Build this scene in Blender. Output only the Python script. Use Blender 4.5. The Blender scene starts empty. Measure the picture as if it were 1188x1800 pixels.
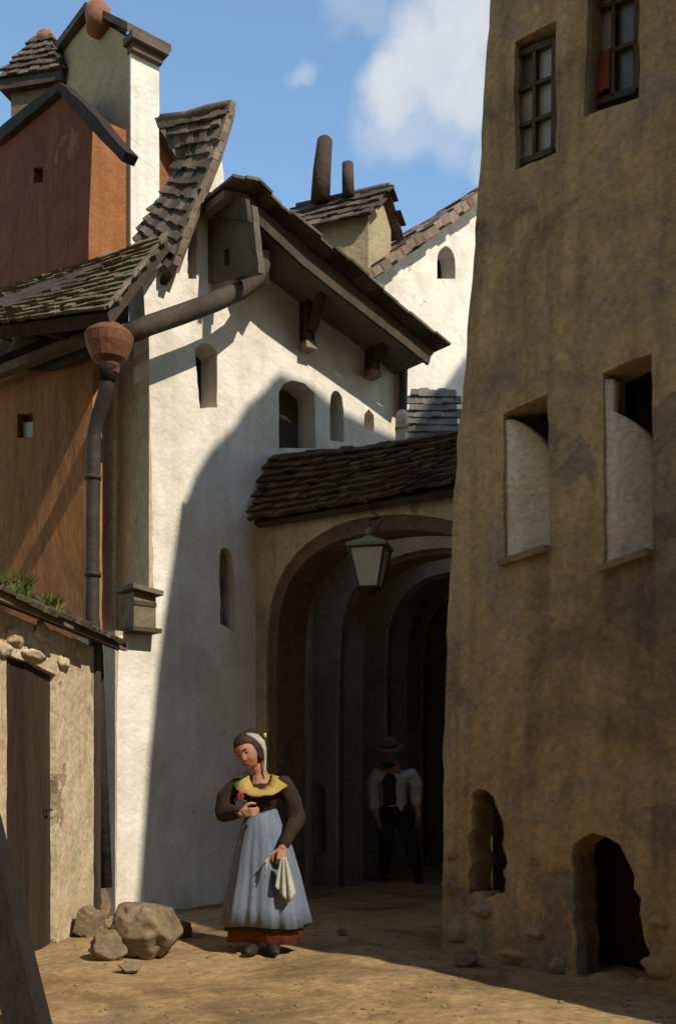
import bpy, bmesh, math, random
from mathutils import Vector as V, Matrix, noise
from mathutils.geometry import tessellate_polygon
random.seed(7)
S = bpy.context.scene
COL = S.collection
F, HX, HY, EYE = 1800.0, 594.0, 1360.0, 1.29      # lens in photo pixels, vanishing point, eye height

# ------------------------------------------------------------------ helpers
def ray(px, py): return V(((px - HX) / F, 1.0, (HY - py) / F))
def at(px, py, Y): return V((0, 0, EYE)) + ray(px, py) * Y
class Frame:
    """a real plane: origin, right axis, up axis; normal faces the viewer"""
    def __init__(s, O, u, v=V((0, 0, 1))):
        s.O = V(O); s.u = V(u).normalized(); s.v = V(v).normalized(); s.n = s.u.cross(s.v).normalized()
    def off(s, d): return Frame(s.O + s.n * d, s.u, s.v)
    def uv(s, px, py):
        r = ray(px, py); c = V((0, 0, EYE)); t = (s.O - c).dot(s.n) / r.dot(s.n)
        p = c + r * t - s.O
        b = p.dot(s.v); a = p.dot(s.u)
        return (a, b)
    def w(s, a, b, c=0.0): return s.O + s.u * a + s.v * b + s.n * c
    def p(s, px, py, c=0.0):
        f = s.off(c); return f.w(*f.uv(px, py))
    def poly(s, pts): return [s.uv(*q) for q in pts]

def root(name, label, cat, loc=(0, 0, 0), group=None):
    o = bpy.data.objects.new(name, None); COL.objects.link(o); o.location = V(loc)
    o.empty_display_size = 0.2
    o['label'] = label; o['category'] = cat
    if group: o['group'] = group
    return o
def tag(o, label, cat, group=None):
    o['label'] = label; o['category'] = cat
    if group: o['group'] = group
    return o
def origin(parent):
    p = V((0, 0, 0))
    while parent is not None: p = p + parent.location; parent = parent.parent
    return p
def obj(name, verts, faces, mat, parent=None, smooth=False, loc=None):
    """verts in world space"""
    me = bpy.data.meshes.new(name)
    base = origin(parent) if parent else V(loc if loc is not None else (0, 0, 0))
    me.from_pydata([tuple(V(v) - base) for v in verts], [], faces)
    me.validate(); me.update()
    if mat: me.materials.append(mat)
    if smooth: me.polygons.foreach_set('use_smooth', [True] * len(me.polygons))
    o = bpy.data.objects.new(name, me); COL.objects.link(o)
    if parent: o.parent = parent
    else: o.location = base
    return o
class MB:
    def __init__(s): s.v = []; s.f = []
    def add(s, vs, fs):
        k = len(s.v); s.v += [V(q) for q in vs]; s.f += [tuple(i + k for i in f) for f in fs]
    def box(s, c, x, y, z):
        """centre and three half-axis vectors"""
        c = V(c); x = V(x); y = V(y); z = V(z)
        vs = [c + x * a + y * b + z * d for d in (-1, 1) for b in (-1, 1) for a in (-1, 1)]
        s.add(vs, [(0, 2, 3, 1), (4, 5, 7, 6), (0, 1, 5, 4), (2, 6, 7, 3), (0, 4, 6, 2), (1, 3, 7, 5)])
    def bar(s, p, q, w, h, up=V((0, 0, 1))):
        p = V(p); q = V(q); d = (q - p); L = d.length; d.normalize()
        x = d.cross(up)
        if x.length < 1e-4: x = d.cross(V((1, 0, 0)))
        x.normalize(); y = x.cross(d)
        s.box((p + q) / 2, x * w / 2, y * h / 2, d * L / 2)
    def tube(s, pts, radii, n=12, cap=True, sq=1.0):
        pts = [V(p) for p in pts]; k = len(pts)
        if not hasattr(radii, '__len__'): radii = [radii] * k
        rings = []; x = None
        for i, p in enumerate(pts):
            d = (pts[min(i + 1, k - 1)] - pts[max(i - 1, 0)]).normalized()
            x = d.orthogonal() if x is None else x - d * x.dot(d)
            if x.length < 1e-4: x = d.orthogonal()
            x = x.normalized(); y = d.cross(x)
            rings.append([p + (x * math.cos(2 * math.pi * j / n) + y * math.sin(2 * math.pi * j / n) * sq) * radii[i] for j in range(n)])
        vs = [q for r in rings for q in r]; fs = []
        for i in range(k - 1):
            for j in range(n):
                a = i * n + j; b = i * n + (j + 1) % n
                fs.append((a, b, b + n, a + n))
        if cap: fs += [tuple(range(n))[::-1], tuple(range((k - 1) * n, k * n))]
        s.add(vs, fs)
    def ball(s, c, r, nu=16, nv=10, rot=None, fn=None):
        if not hasattr(r, '__len__'): r = (r, r, r)
        vs = []
        for j in range(nv + 1):
            th = math.pi * j / nv
            for i in range(nu):
                ph = 2 * math.pi * i / nu
                q = V((math.sin(th) * math.cos(ph), math.sin(th) * math.sin(ph), math.cos(th)))
                k = fn(q) if fn else 1.0
                q = V((q.x * r[0], q.y * r[1], q.z * r[2])) * k
                vs.append(V(c) + (rot @ q if rot else q))
        fs = []
        for j in range(nv):
            for i in range(nu):
                a = j * nu + i; b = j * nu + (i + 1) % nu
                fs.append((a, a + nu, b + nu, b))
        s.add(vs, fs)
    def lathe(s, c, prof, n=16, sx=1, sy=1):
        vs = []; c = V(c)
        for r, z in prof:
            for i in range(n):
                a = 2 * math.pi * i / n; vs.append(c + V((r * math.cos(a) * sx, r * math.sin(a) * sy, z)))
        fs = []
        for j in range(len(prof) - 1):
            for i in range(n):
                a = j * n + i; b = j * n + (i + 1) % n; fs.append((a, b, b + n, a + n))
        fs += [tuple(range(n))[::-1], tuple(range((len(prof) - 1) * n, len(prof) * n))]
        s.add(vs, fs)
    def build(s, name, mat, parent=None, smooth=False, loc=None):
        return obj(name, s.v, s.f, mat, parent, smooth, loc)

def rough(pts, step, amp, closed=True, keep=()):
    """break a straight outline into slightly wandering masonry edges"""
    out = []; n = len(pts)
    for i in range(n if closed else n - 1):
        a = V((*pts[i], 0)); b = V((*pts[(i + 1) % n], 0)); L = (b - a).length
        k = max(1, int(L / step)); d = (b - a) / max(L, 1e-6); nn = V((-d.y, d.x, 0))
        for j in range(k):
            q = a + (b - a) * (j / k)
            m = amp * (0.4 if j == 0 else 1)
            q = q + nn * random.uniform(-m, m) if i not in keep else q
            out.append((q.x, q.y))
    if not closed: out.append(tuple(pts[-1]))
    return out
def smooth_poly(pts, it=2, closed=False):
    for _ in range(it):
        out = []; n = len(pts)
        rng = range(n if closed else n - 1)
        if not closed: out.append(pts[0])
        for i in rng:
            a = pts[i]; b = pts[(i + 1) % n]
            out.append((a[0] * .75 + b[0] * .25, a[1] * .75 + b[1] * .25)); out.append((a[0] * .25 + b[0] * .75, a[1] * .25 + b[1] * .75))
        if not closed: out.append(pts[-1])
        pts = out
    return pts
def slab_geo(fr, outline, holes, thick, off=0.0):
    loops = [outline] + list(holes)
    fl = [q for l in loops for q in l]
    tris = tessellate_polygon([[V((a, b, 0)) for a, b in l] for l in loops])
    n = len(fl)
    vs = [fr.w(a, b, off) for a, b in fl] + [fr.w(a, b, off - thick) for a, b in fl]
    fs = []
    for t in tris:
        a, b, c = [fl[i] for i in t]
        if (b[0] - a[0]) * (c[1] - a[1]) - (b[1] - a[1]) * (c[0] - a[0]) < 0: t = (t[0], t[2], t[1])
        fs.append(tuple(t)); fs.append((t[0] + n, t[2] + n, t[1] + n))
    k = 0
    for li, l in enumerate(loops):
        m = len(l)
        area = sum(l[i][0] * l[(i + 1) % m][1] - l[(i + 1) % m][0] * l[i][1] for i in range(m))
        fwd = (area > 0) == (li == 0)
        for i in range(m):
            a = k + i; b = k + (i + 1) % m
            fs.append((a, a + n, b + n, b) if fwd else (b, b + n, a + n, a))
        k += m
    return vs, fs
def panel(name, fr, outline, thick, mat, parent=None, holes=(), off=0.0):
    vs, fs = slab_geo(fr, outline, holes, thick, off)
    return obj(name, vs, fs, mat, parent)
def tiles(mb, P00, P10, P11, P01, nu, nv, th=.022, jit=.25, lift=.03, sag=0.0):
    P00, P10, P11, P01 = map(V, (P00, P10, P11, P01))
    def B(u, v):
        p = (P00 * (1 - u) + P10 * u) * (1 - v) + (P01 * (1 - u) + P11 * u) * v
        if sag: p = p - V((0, 0, sag * math.sin(math.pi * min(max(u, 0), 1)) * (0.3 + .7 * v)))
        return p
    for j in range(nv):
        for i in range(-1, nu + 1):
            u = (i + .5 + (.5 if j % 2 else 0)) / nu
            if u < -.01 or u > 1.01: continue
            v = (j + .5) / nv
            c = B(u, v); x = (B(u + .5 / nu, v) - B(u - .5 / nu, v)) * (.5 + random.uniform(-.03, .01))
            y = (B(u, v + .5 / nv) - B(u, v - .5 / nv)) * .5
            nrm = x.cross(y).normalized()
            a = random.uniform(-1, 1) * jit * .12
            x2 = x * math.cos(a) + y.normalized() * x.length * math.sin(a)
            y2 = y * (1.35 + random.uniform(-.1, .25))
            y2 = y2 - nrm * (lift * .5 + random.uniform(0, .012))
            mb.box(c + nrm * (lift * .6 + random.uniform(-.006, .010)), x2, y2, nrm * th * random.uniform(.4, .7))

# ------------------------------------------------------------------ materials
def lin(c):  # photo colour 0..255 -> linear
    return tuple(((x / 255) / 12.92 if x / 255 <= .04045 else ((x / 255 + .055) / 1.055) ** 2.4) for x in c)
def M(name, cols, scale=1.2, rough_=.9, bump=.35, bscale=14, stain=None, sscale=.7, samt=.5, stretch=1.0, patch=None, pscale=1.0, pth=.60, streak=0.0, island=0.0, fine=.25, metal=0.0, spec=.25):
    m = bpy.data.materials.new(name); m.use_nodes = True; nt = m.node_tree; N = nt.nodes; L = nt.links
    b = N['Principled BSDF']; b.inputs['Roughness'].default_value = rough_
    b.inputs['Metallic'].default_value = metal; b.inputs['Specular IOR Level'].default_value = spec
    tc = N.new('ShaderNodeTexCoord'); mp = N.new('ShaderNodeMapping'); mp.inputs['Scale'].default_value = (1, 1, stretch)
    mp.inputs['Location'].default_value = (random.uniform(0, 9), random.uniform(0, 9), random.uniform(0, 9))
    L.new(tc.outputs['Object'], mp.inputs['Vector'])
    def nz(sc, det, ro=.6, dist=0.0):
        n = N.new('ShaderNodeTexNoise'); n.inputs['Scale'].default_value = sc; n.inputs['Detail'].default_value = det
        n.inputs['Roughness'].default_value = ro; n.inputs['Distortion'].default_value = dist
        L.new(mp.outputs['Vector'], n.inputs['Vector']); return n
    n1 = nz(scale, 6, .65, .6)
    rp = N.new('ShaderNodeValToRGB'); el = rp.color_ramp.elements
    k = len(cols)
    lo, hi = .30, .70
    for i, c in enumerate(cols):
        pos = lo + (hi - lo) * i / max(1, k - 1)
        if i < 2: e = el[i]; e.position = pos
        else: e = el.new(pos)
        e.color = (*c, 1)
    if k == 1: el[1].position = 1; el[1].color = (*cols[0], 1)
    L.new(n1.outputs['Fac'], rp.inputs['Fac']); out = rp.outputs['Color']
    def mix(kind, fac, a, bcol):
        x = N.new('ShaderNodeMix'); x.data_type = 'RGBA'; x.blend_type = kind
        if hasattr(fac, 'links'): L.new(fac, x.inputs[0])
        else: x.inputs[0].default_value = fac
        L.new(a, x.inputs[6])
        if hasattr(bcol, 'links'): L.new(bcol, x.inputs[7])
        else: x.inputs[7].default_value = (*bcol, 1)
        return x.outputs[2]
    if stain:
        n2 = nz(sscale, 5, .6, 1.2); mr = N.new('ShaderNodeMapRange'); mr.inputs[1].default_value = .5; mr.inputs[2].default_value = .66
        mr.inputs[4].default_value = samt
        L.new(n2.outputs['Fac'], mr.inputs[0]); out = mix('MIX', mr.outputs[0], out, stain)
    hp = None
    if patch:
        n6 = nz(pscale, 7, .62, .5); mr = N.new('ShaderNodeMapRange'); mr.inputs[1].default_value = pth; mr.inputs[2].default_value = pth + .025
        L.new(n6.outputs['Fac'], mr.inputs[0]); out = mix('MIX', mr.outputs[0], out, patch); hp = mr.outputs[0]
    if streak:
        m3 = N.new('ShaderNodeMapping'); m3.inputs['Scale'].default_value = (5, 5, .35); L.new(tc.outputs['Object'], m3.inputs['Vector'])
        n7 = N.new('ShaderNodeTexNoise'); n7.inputs['Scale'].default_value = 1.6; n7.inputs['Detail'].default_value = 5; L.new(m3.outputs['Vector'], n7.inputs['Vector'])
        mr = N.new('ShaderNodeMapRange'); mr.inputs[1].default_value = .45; mr.inputs[2].default_value = .75; mr.inputs[3].default_value = 1; mr.inputs[4].default_value = 1 - streak
        L.new(n7.outputs['Fac'], mr.inputs[0]); out = mix('MULTIPLY', 1.0, out, mr.outputs[0])
    if fine:
        n3 = nz(bscale * 2.2, 4, .7); mr = N.new('ShaderNodeMapRange'); mr.inputs[1].default_value = .3; mr.inputs[2].default_value = .7
        mr.inputs[3].default_value = 1 - fine; mr.inputs[4].default_value = 1 + fine
        L.new(n3.outputs['Fac'], mr.inputs[0]); out = mix('MULTIPLY', 1.0, out, mr.outputs[0])
    if island:
        g = N.new('ShaderNodeNewGeometry'); mr = N.new('ShaderNodeMapRange')
        mr.inputs[3].default_value = 1 - island; mr.inputs[4].default_value = 1 + island
        L.new(g.outputs['Random Per Island'], mr.inputs[0]); out = mix('MULTIPLY', 1.0, out, mr.outputs[0])
    L.new(out, b.inputs['Base Color'])
    if bump:
        n4 = nz(bscale, 8, .68, .3); bp = N.new('ShaderNodeBump'); bp.inputs['Strength'].default_value = bump; bp.inputs['Distance'].default_value = .03
        L.new(n4.outputs['Fac'], bp.inputs['Height'])
        n5 = nz(bscale * .22, 3, .5); bp2 = N.new('ShaderNodeBump'); bp2.inputs['Strength'].default_value = bump; bp2.inputs['Distance'].default_value = .10
        L.new(n5.outputs['Fac'], bp2.inputs['Height']); L.new(bp2.outputs['Normal'], bp.inputs['Normal'])
        if hp:
            bp3 = N.new('ShaderNodeBump'); bp3.invert = True; bp3.inputs['Strength'].default_value = .5; bp3.inputs['Distance'].default_value = .02
            L.new(hp, bp3.inputs['Height']); L.new(bp3.outputs['Normal'], bp2.inputs['Normal'])
        L.new(bp.outputs['Normal'], b.inputs['Normal'])
    return m

white = M('white_plaster', [(.61, .535, .435), (.72, .655, .55), (.76, .70, .60)], 1.4, .92, .4, 16, stain=(.50, .42, .31), sscale=.8, samt=.5, patch=(.44, .36, .27), pscale=1.1, pth=.66, streak=.14, fine=.06)
towerm = M('tower_plaster', [(.17, .122, .077), (.32, .225, .122), (.42, .295, .14), (.30, .232, .16), (.385, .275, .145)], 1.0, .95, .6, 10, stain=(.15, .115, .09), sscale=.6, samt=.75, fine=.28, patch=(.24, .18, .125), pscale=1.3, pth=.59, streak=.38)
stonem = M('rough_stone', [(.16, .12, .075), (.24, .18, .105), (.30, .24, .15)], 3, .95, .6, 9, stain=(.08, .06, .035), sscale=1.5, samt=.7)
gatem = M('gate_plaster', [(.36, .29, .205), (.46, .375, .27), (.52, .43, .32)], 1.1, .95, .5, 12, streak=.25, patch=(.27, .21, .145), pscale=1.4, pth=.62, stain=(.20, .155, .11), sscale=.9, samt=.6)
vaultm = M('vault_plaster', [(.44, .39, .31), (.58, .52, .42), (.50, .43, .33)], 1.0, .95, .5, 10, stain=(.33, .26, .17), sscale=.8, samt=.7)
voussoir = M('arch_stone', [(.09, .062, .042), (.15, .105, .072)], 3, .95, .5, 10)
ribm = M('vault_rib', [(.18, .135, .095), (.27, .21, .15)], 3, .95, .5, 10)
brickm = M('shaded_brick', [(.115, .030, .014), (.155, .042, .016), (.185, .06, .022)], 1.2, .93, .45, 14, streak=.3, patch=(.20, .085, .04), pscale=1.4, pth=.64, stain=(.09, .026, .013), sscale=.9, samt=.6)  # darker copy of the flank's brick, shade put into its colour
litbrick = M('sunlit_brick', [(.24, .092, .032), (.29, .12, .042)], 1.4, .93, .45, 14, streak=.25, stain=(.28, .10, .035), sscale=1.2, samt=.6)  # brighter copy of the front's brick, sunlight put into its colour
orangem = M('orange_ochre_render', [(.25, .105, .040), (.36, .155, .058), (.40, .185, .072)], .8, .93, .45, 13, stain=(.20, .10, .048), sscale=.8, samt=.7, patch=(.25, .15, .085), pscale=1.2, pth=.64, streak=.3, stretch=.35)
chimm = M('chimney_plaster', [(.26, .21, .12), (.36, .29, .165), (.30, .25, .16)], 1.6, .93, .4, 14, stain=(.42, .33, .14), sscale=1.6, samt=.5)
tilem = M('brown_tile', [(.065, .046, .034), (.11, .078, .055), (.14, .105, .078)], 2.2, .9, .4, 22, stain=(.06, .052, .032), sscale=1.3, samt=.6, island=.5)
mossy = M('mossy_tile', [(.085, .066, .038), (.13, .105, .062), (.17, .14, .09)], 1.8, .95, .5, 20, stain=(.085, .078, .034), sscale=1.5, samt=.6, island=.16)
darktile = M('dark_gate_tile', [(.032, .020, .014), (.055, .034, .022), (.085, .052, .026)], 2.2, .92, .4, 20, stain=(.11, .075, .03), sscale=2.0, samt=.45, island=.4)
paletile = M('pale_verge_tile', [(.15, .108, .074), (.21, .155, .11)], 3, .9, .4, 20, island=.3)
timber = M('dark_timber', [(.035, .025, .018), (.060, .044, .030), (.085, .06, .04)], 2.5, .85, .45, 18, stretch=.3)
soffit = M('soffit_boards', [(.12, .095, .068), (.17, .135, .095)], 2.5, .9, .4, 16)
oldwood = M('weathered_wood', [(.10, .075, .045), (.17, .13, .08), (.22, .17, .11)], 3, .9, .45, 20, stain=(.07, .06, .035), sscale=2, samt=.5)
doorm = M('old_door_wood', [(.024, .014, .009), (.05, .029, .015), (.042, .03, .017)], 1.6, .85, .4, 16, stretch=.2)
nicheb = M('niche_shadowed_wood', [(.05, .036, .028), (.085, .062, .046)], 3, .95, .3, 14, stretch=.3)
darkverge = M('dark_verge', [(.022, .015, .011), (.038, .026, .018)], 3, .95, .3, 16)  # even dark tone for the gable verge
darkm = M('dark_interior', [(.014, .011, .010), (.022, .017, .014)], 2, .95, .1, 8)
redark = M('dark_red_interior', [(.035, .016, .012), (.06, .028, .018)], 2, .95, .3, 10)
greyface = M('grey_boarding', [(.085, .075, .055), (.12, .105, .075)], 2, .92, .4, 14, stain=(.06, .05, .035), sscale=1.6)
palep = M('pale_splay_plaster', [(.64, .58, .47), (.76, .70, .58), (.70, .61, .48)], 1.4, .93, .35, 14, stain=(.56, .46, .33), sscale=1.2, samt=.5)
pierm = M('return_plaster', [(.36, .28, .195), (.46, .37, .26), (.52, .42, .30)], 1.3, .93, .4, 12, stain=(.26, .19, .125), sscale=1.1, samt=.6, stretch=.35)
cream = M('cream_plaster', [(.44, .335, .195), (.56, .445, .285), (.63, .52, .36)], 1.6, .93, .55, 12, patch=(.33, .24, .145), pscale=1.6, pth=.60, streak=.25, stain=(.44, .25, .12), sscale=1.6, samt=.55)
rustcu = M('rusty_copper', [(.13, .052, .026), (.20, .082, .038)], 5, .7, .25, 20, metal=.0)
pipem = M('iron_pipe', [(.030, .024, .021), (.05, .038, .03)], 4, .7, .2, 24)
glassm = M('pale_glass', [(.21, .21, .18), (.31, .31, .265)], 2.5, .35, .08, 10, spec=.5, fine=.08)  # pale grey glass for the lighter panes
darkglass = M('dark_glass', [(.05, .06, .055), (.08, .09, .08)], 2.5, .3, .06, 10, spec=.5, fine=.08)
redcloth = M('red_curtain', [(.17, .038, .022), (.25, .065, .035)], 4, .9, .3, 14)
ground_m = M('ochre_dirt', [(.13, .080, .038), (.26, .165, .072), (.34, .222, .10), (.22, .148, .078)], 1.3, .97, .9, 7, stain=(.12, .075, .034), sscale=1.1, samt=.6, fine=.3)
slatem = M('grey_slate', [(.11, .098, .082), (.155, .138, .115)], 3, .9, .3, 18, island=.2)
terracotta = M('terracotta_pot', [(.22, .09, .05), (.30, .13, .07)], 4, .85, .3, 18)
darkpot = M('sooty_pot', [(.05, .032, .024), (.085, .055, .04)], 4, .9, .3, 18)
weedm = M('weed_leaf', [(.060, .075, .016), (.10, .115, .025), (.13, .135, .04)], 6, .8, .1, 20, island=.35)
gravelm = M('gravel_stone', [(.15, .105, .06), (.24, .17, .095)], 6, .95, .3, 20)
rockm = M('field_stone', [(.12, .082, .047), (.20, .142, .084), (.27, .205, .13)], 3.5, .95, .8, 9, stain=(.075, .048, .026), sscale=2.2, samt=.8)
copperg = M('green_copper', [(.14, .135, .055), (.20, .19, .085)], 6, .6, .2, 24)
blackiron = M('black_iron', [(.018, .016, .014), (.03, .026, .022)], 5, .6, .15, 24)

# ------------------------------------------------------------------ the plan of the alley
E1 = V((.638, -.77, 0)).normalized(); E2 = V((.77, .638, 0)).normalized(); Z = V((0, 0, 1))
A = V((.753, 7.49, 0))                                   # foot of the tower's street corner
TF = Frame(A, E1, Z + E2 * .04)                          # tower front (leans back)
L0 = V((-2.05, 9.5, 0))
WW = Frame(L0, E2)                                       # sunlit white wall
GF = Frame(V((-.84, 10.5, 0)), E1)                       # gateway face
FW = Frame(V((1.498, 14.5, 0)), E2)                      # far white house
SUN_H = V((.70, -.714, 0)).normalized(); TAN = .90
SUN = (SUN_H + Z * TAN).normalized()

# ------------------------------------------------------------------ ground
def make_ground():
    vs = []; fs = []
    def axis(lo, hi, a, b, fine, coarse):
        out = []; x = lo
        while x < hi:
            out.append(x); x += fine if a <= x < b else coarse
        out.append(hi); return out
    xs = axis(-60, 60, -4, 5, .09, 4.0); ys = axis(-40, 80, 3.5, 15, .09, 4.0)
    for y in ys:
        for x in xs:
            n = noise.fractal(V((x * .8, y * .8, 0)), 1.0, 2.0, 5) * .035 + noise.noise(V((x * 3.1, y * 3.1, 2))) * .014
            vs.append((x, y, n - .01))
    w = len(xs)
    for j in range(len(ys) - 1):
        for i in range(w - 1):
            a = j * w + i; fs.append((a, a + 1, a + 1 + w, a + w))
    o = obj('ground', vs, fs, ground_m, None, True)
    o['kind'] = 'structure'
make_ground()

# ------------------------------------------------------------------ tower on the right
def tower():
    t = root('tower_house', 'tall brown plaster tower house with leaning corner, barred casements and two deep pale niches', 'building', A)
    edge = [(775, 1690), (776, 1600), (779, 1300), (787, 1080), (794, 930), (803, 780), (818, 640), (827, 520), (838, 370), (849, 200), (860, 20)]
    e = [TF.uv(*q) for q in edge]
    top = 7.04
    du = (e[-1][0] - e[-2][0]) / (e[-1][1] - e[-2][1])
    e.append((e[-1][0] + du * (top - e[-1][1]), top))
    e = rough(e, .12, .012, closed=False)
    base = [(2.7, -.25), (e[0][0] - .03, -.25)]
    outl = base + e + [(2.7, top)]
    P = TF.poly
    w1 = P([(905, 300), (903, 180), (905, 74), (942, 54), (977, 36), (976, 268)])
    w2 = P([(1026, 206), (1034, -60), (1122, -100), (1122, 172)])
    n1 = P([(887, 990), (884, 728), (925, 708), (962, 693), (964, 830), (966, 962)])
    n2 = P([(1060, 1000), (1060, 655), (1100, 636), (1145, 622), (1146, 968)])
    s1 = P(smooth_poly([(826, 1572), (826, 1400), (834, 1386), (860, 1392), (880, 1430), (887, 1480), (886, 1570)], 1))
    s2 = P(smooth_poly([(1012, 1716), (1006, 1560), (1002, 1490), (1026, 1464), (1078, 1476), (1112, 1520), (1128, 1600), (1140, 1728)], 1))
    holes = [rough(h, .1, .008) for h in (w1, w2, n1, n2)] + [rough(s1, .055, .028), rough(s2, .06, .032)]
    wall = panel('wall', TF, outl, .24, towerm, t, holes)
    # solid body behind the facade
    core = MB(); c0 = A + E2 * .62
    hz = 6.8
    cs = [c0 + E2 * .1 + E1 * .35, c0 + E1 * 2.6, c0 + E1 * 2.6 + E2 * 3.2, c0 + E1 * .35 + E2 * 3.2]
    core.add([q + Z * -.2 for q in cs] + [q + Z * hz for q in cs], [(0, 3, 2, 1), (4, 5, 6, 7), (0, 1, 5, 4), (1, 2, 6, 5), (2, 3, 7, 6), (3, 0, 4, 7)])
    core.build('rear_wall', towerm, t)
    rf = MB(); m = (cs[0] + cs[2]) / 2
    rc = [cs[0] - E2 * .6 - E1 * .1, cs[1] - E2 * .6 + E1 * .15, cs[2] + E1 * .15 + E2 * .15, cs[3] + E2 * .15]
    rf.add([q + Z * 6.9 for q in rc] + [q + Z * 7.0 for q in rc] + [m + Z * 7.45], [(0, 3, 2, 1), (0, 1, 5, 4), (1, 2, 6, 5), (2, 3, 7, 6), (3, 0, 4, 7), (4, 5, 8), (5, 6, 8), (6, 7, 8), (7, 4, 8)])
    # roof sits just above the wall head
    rf.v = [v + Z * .17 for v in rf.v]
    rf.build('roof', tilem, t)
    # ---- casement 1
    d = -.16
    wf = TF.off(d)
    def grid(quad, cols, rows, name, panes, dd, fw=.030):
        """glazed casement: quad = four pixel corners bl, br, tr, tl on the plane"""
        f = TF.off(dd); q = [V((*f.uv(*p), 0)) for p in quad]
        B = lambda u, v: (q[0] * (1 - u) + q[1] * u) * (1 - v) + (q[3] * (1 - u) + q[2] * u) * v
        mb = MB()
        def bar(a, b, w):
            mb.bar(f.w(a.x, a.y), f.w(b.x, b.y), w, .045, f.n)
        for i in range(cols + 1): bar(B(i / cols, 0), B(i / cols, 1), fw * (1.5 if i in (0, cols) else 1))
        for j in range(rows + 1): bar(B(0, j / rows), B(1, j / rows), fw * (1.5 if j in (0, rows) else .8))
        fr = mb.build(name, timber, t)
        for (u0, u1, v0, v1, mt, nm) in panes:
            p = [B(u0, v0), B(u1, v0), B(u1, v1), B(u0, v1)]
            panel(nm, f, [(x.x, x.y) for x in p], .012, mt, fr, off=-.02 if nm == 'pane' else .006)
        return fr
    c1 = [(907, 292), (975, 264), (977, 72), (908, 100)]
    grid(c1, 2, 3, 'window', [(0.02, .49, .01, .66, glassm, 'pane'), (.51, .98, .01, .99, glassm, 'pane'), (0.02, .49, .67, .99, darkglass, 'pane')], -.07)
    panel('lintel_board', TF.off(-.11), TF.off(-.11).poly([(898, 110), (982, 76), (984, 0), (898, 20)]), .05, darkm, t)
    c2 = [(1040, 186), (1120, 158), (1124, -90), (1040, -60)]
    g2 = grid(c2, 2, 3, 'window', [(.02, .49, .34, .99, glassm, 'pane'), (.51, .98, .01, .99, darkglass, 'pane'), (0.02, .49, .01, .34, darkglass, 'pane')], -.15)
    f = TF.off(-.135)
    # red curtain hanging behind the open left pane, gathered in folds
    cv = []; cf = []; bl = f.uv(1043, 172); tr = f.uv(1074, 84)
    for j in range(9):
        for i in range(17):
            u = i / 16; v = j / 8
            a = bl[0] + (tr[0] - bl[0]) * u; b = bl[1] + (tr[1] - bl[1]) * v
            cv.append(f.w(a, b, .012 + .010 * math.sin(u * 19 + v) * (1 - .5 * v)))
    for j in range(8):
        for i in range(16):
            k = j * 17 + i; cf.append((k, k + 1, k + 18, k + 17))
    obj('curtain', cv, cf, redcloth, g2, True)
    # ---- deep niches with splayed pale jambs
    def niche(q, curve, name):
        f = TF
        bl, tl, tr, br = [f.uv(*p) for p in q]
        # dark back of the niche
        m = .35
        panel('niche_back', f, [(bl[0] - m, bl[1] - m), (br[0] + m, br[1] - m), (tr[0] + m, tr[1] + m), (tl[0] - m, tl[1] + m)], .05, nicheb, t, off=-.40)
        # pale splay: a curved sheet from the front edge back into the recess, cut by the arch curve
        n = 24; vs = []; fs = []
        cuv = [f.uv(*p) for p in smooth_poly(curve, 2)]
        def cx(b):
            for i in range(len(cuv) - 1):
                b0, b1 = cuv[i][1], cuv[i + 1][1]
                if (b0 - b) * (b1 - b) <= 0 and b0 != b1:
                    k = (b - b0) / (b1 - b0); return cuv[i][0] + (cuv[i + 1][0] - cuv[i][0]) * k
            return cuv[-1][0] if b <= cuv[-1][1] else cuv[0][0]
        nn = 10
        for j in range(n + 1):
            v = j / n; b = bl[1] + .002 + (tl[1] - .03 - bl[1]) * v
            a0 = bl[0] + (tl[0] - bl[0]) * v - .01
            a1 = max(cx(b), a0 + .004)
            for i in range(nn + 1):
                u = i / nn
                vs.append(f.w(a0 + (a1 - a0) * u, b, -.02 - .26 * (u ** 1.5) * (a1 - a0) / max(1e-3, br[0] - bl[0])))
        for j in range(n):
            for i in range(nn):
                k = j * (nn + 1) + i; fs.append((k, k + 1, k + nn + 2, k + nn + 1))
        k0 = len(vs)
        vs2 = [v - TF.n * .09 for v in vs]; w_ = nn + 1
        fs2 = [tuple(i + k0 for i in reversed(q)) for q in fs]
        rim = [i for i in range(w_)] + [w_ * j + nn for j in range(1, n + 1)] + [w_ * n + i for i in range(nn - 1, -1, -1)] + [w_ * j for j in range(n - 1, 0, -1)]
        fs3 = [(rim[i + 1 - len(rim)], rim[i], rim[i] + k0, rim[i + 1 - len(rim)] + k0) for i in range(len(rim))]
        obj('splay', vs + vs2, fs + fs2 + fs3, palep, t, True)
        mb = MB(); a = V((*bl, 0)); b2 = V((*br, 0))
        mb.bar(f.w(bl[0] - .02, bl[1] - .012, .01), f.w(br[0] + .0, br[1] - .012, .01), .10, .045, Z)
        mb.build('sill', stonem, t)
    niche([(888, 988), (885, 730), (961, 696), (965, 962)], [(888, 730), (915, 745), (938, 790), (948, 850), (958, 900), (962, 940), (963, 985)], 'niche')
    niche([(1061, 998), (1061, 658), (1144, 626), (1145, 968)], [(1068, 722), (1085, 726), (1110, 750), (1124, 800), (1134, 870), (1140, 930), (1142, 990)], 'niche')
    # slit recess and cellar arch at the foot
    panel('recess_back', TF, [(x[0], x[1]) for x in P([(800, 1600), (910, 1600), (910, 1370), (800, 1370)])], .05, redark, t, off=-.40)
    panel('cellar_back', TF, [(x[0], x[1]) for x in P([(970, 1760), (1180, 1760), (1180, 1440), (970, 1440)])], .05, redark, t, off=-.50)
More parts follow.
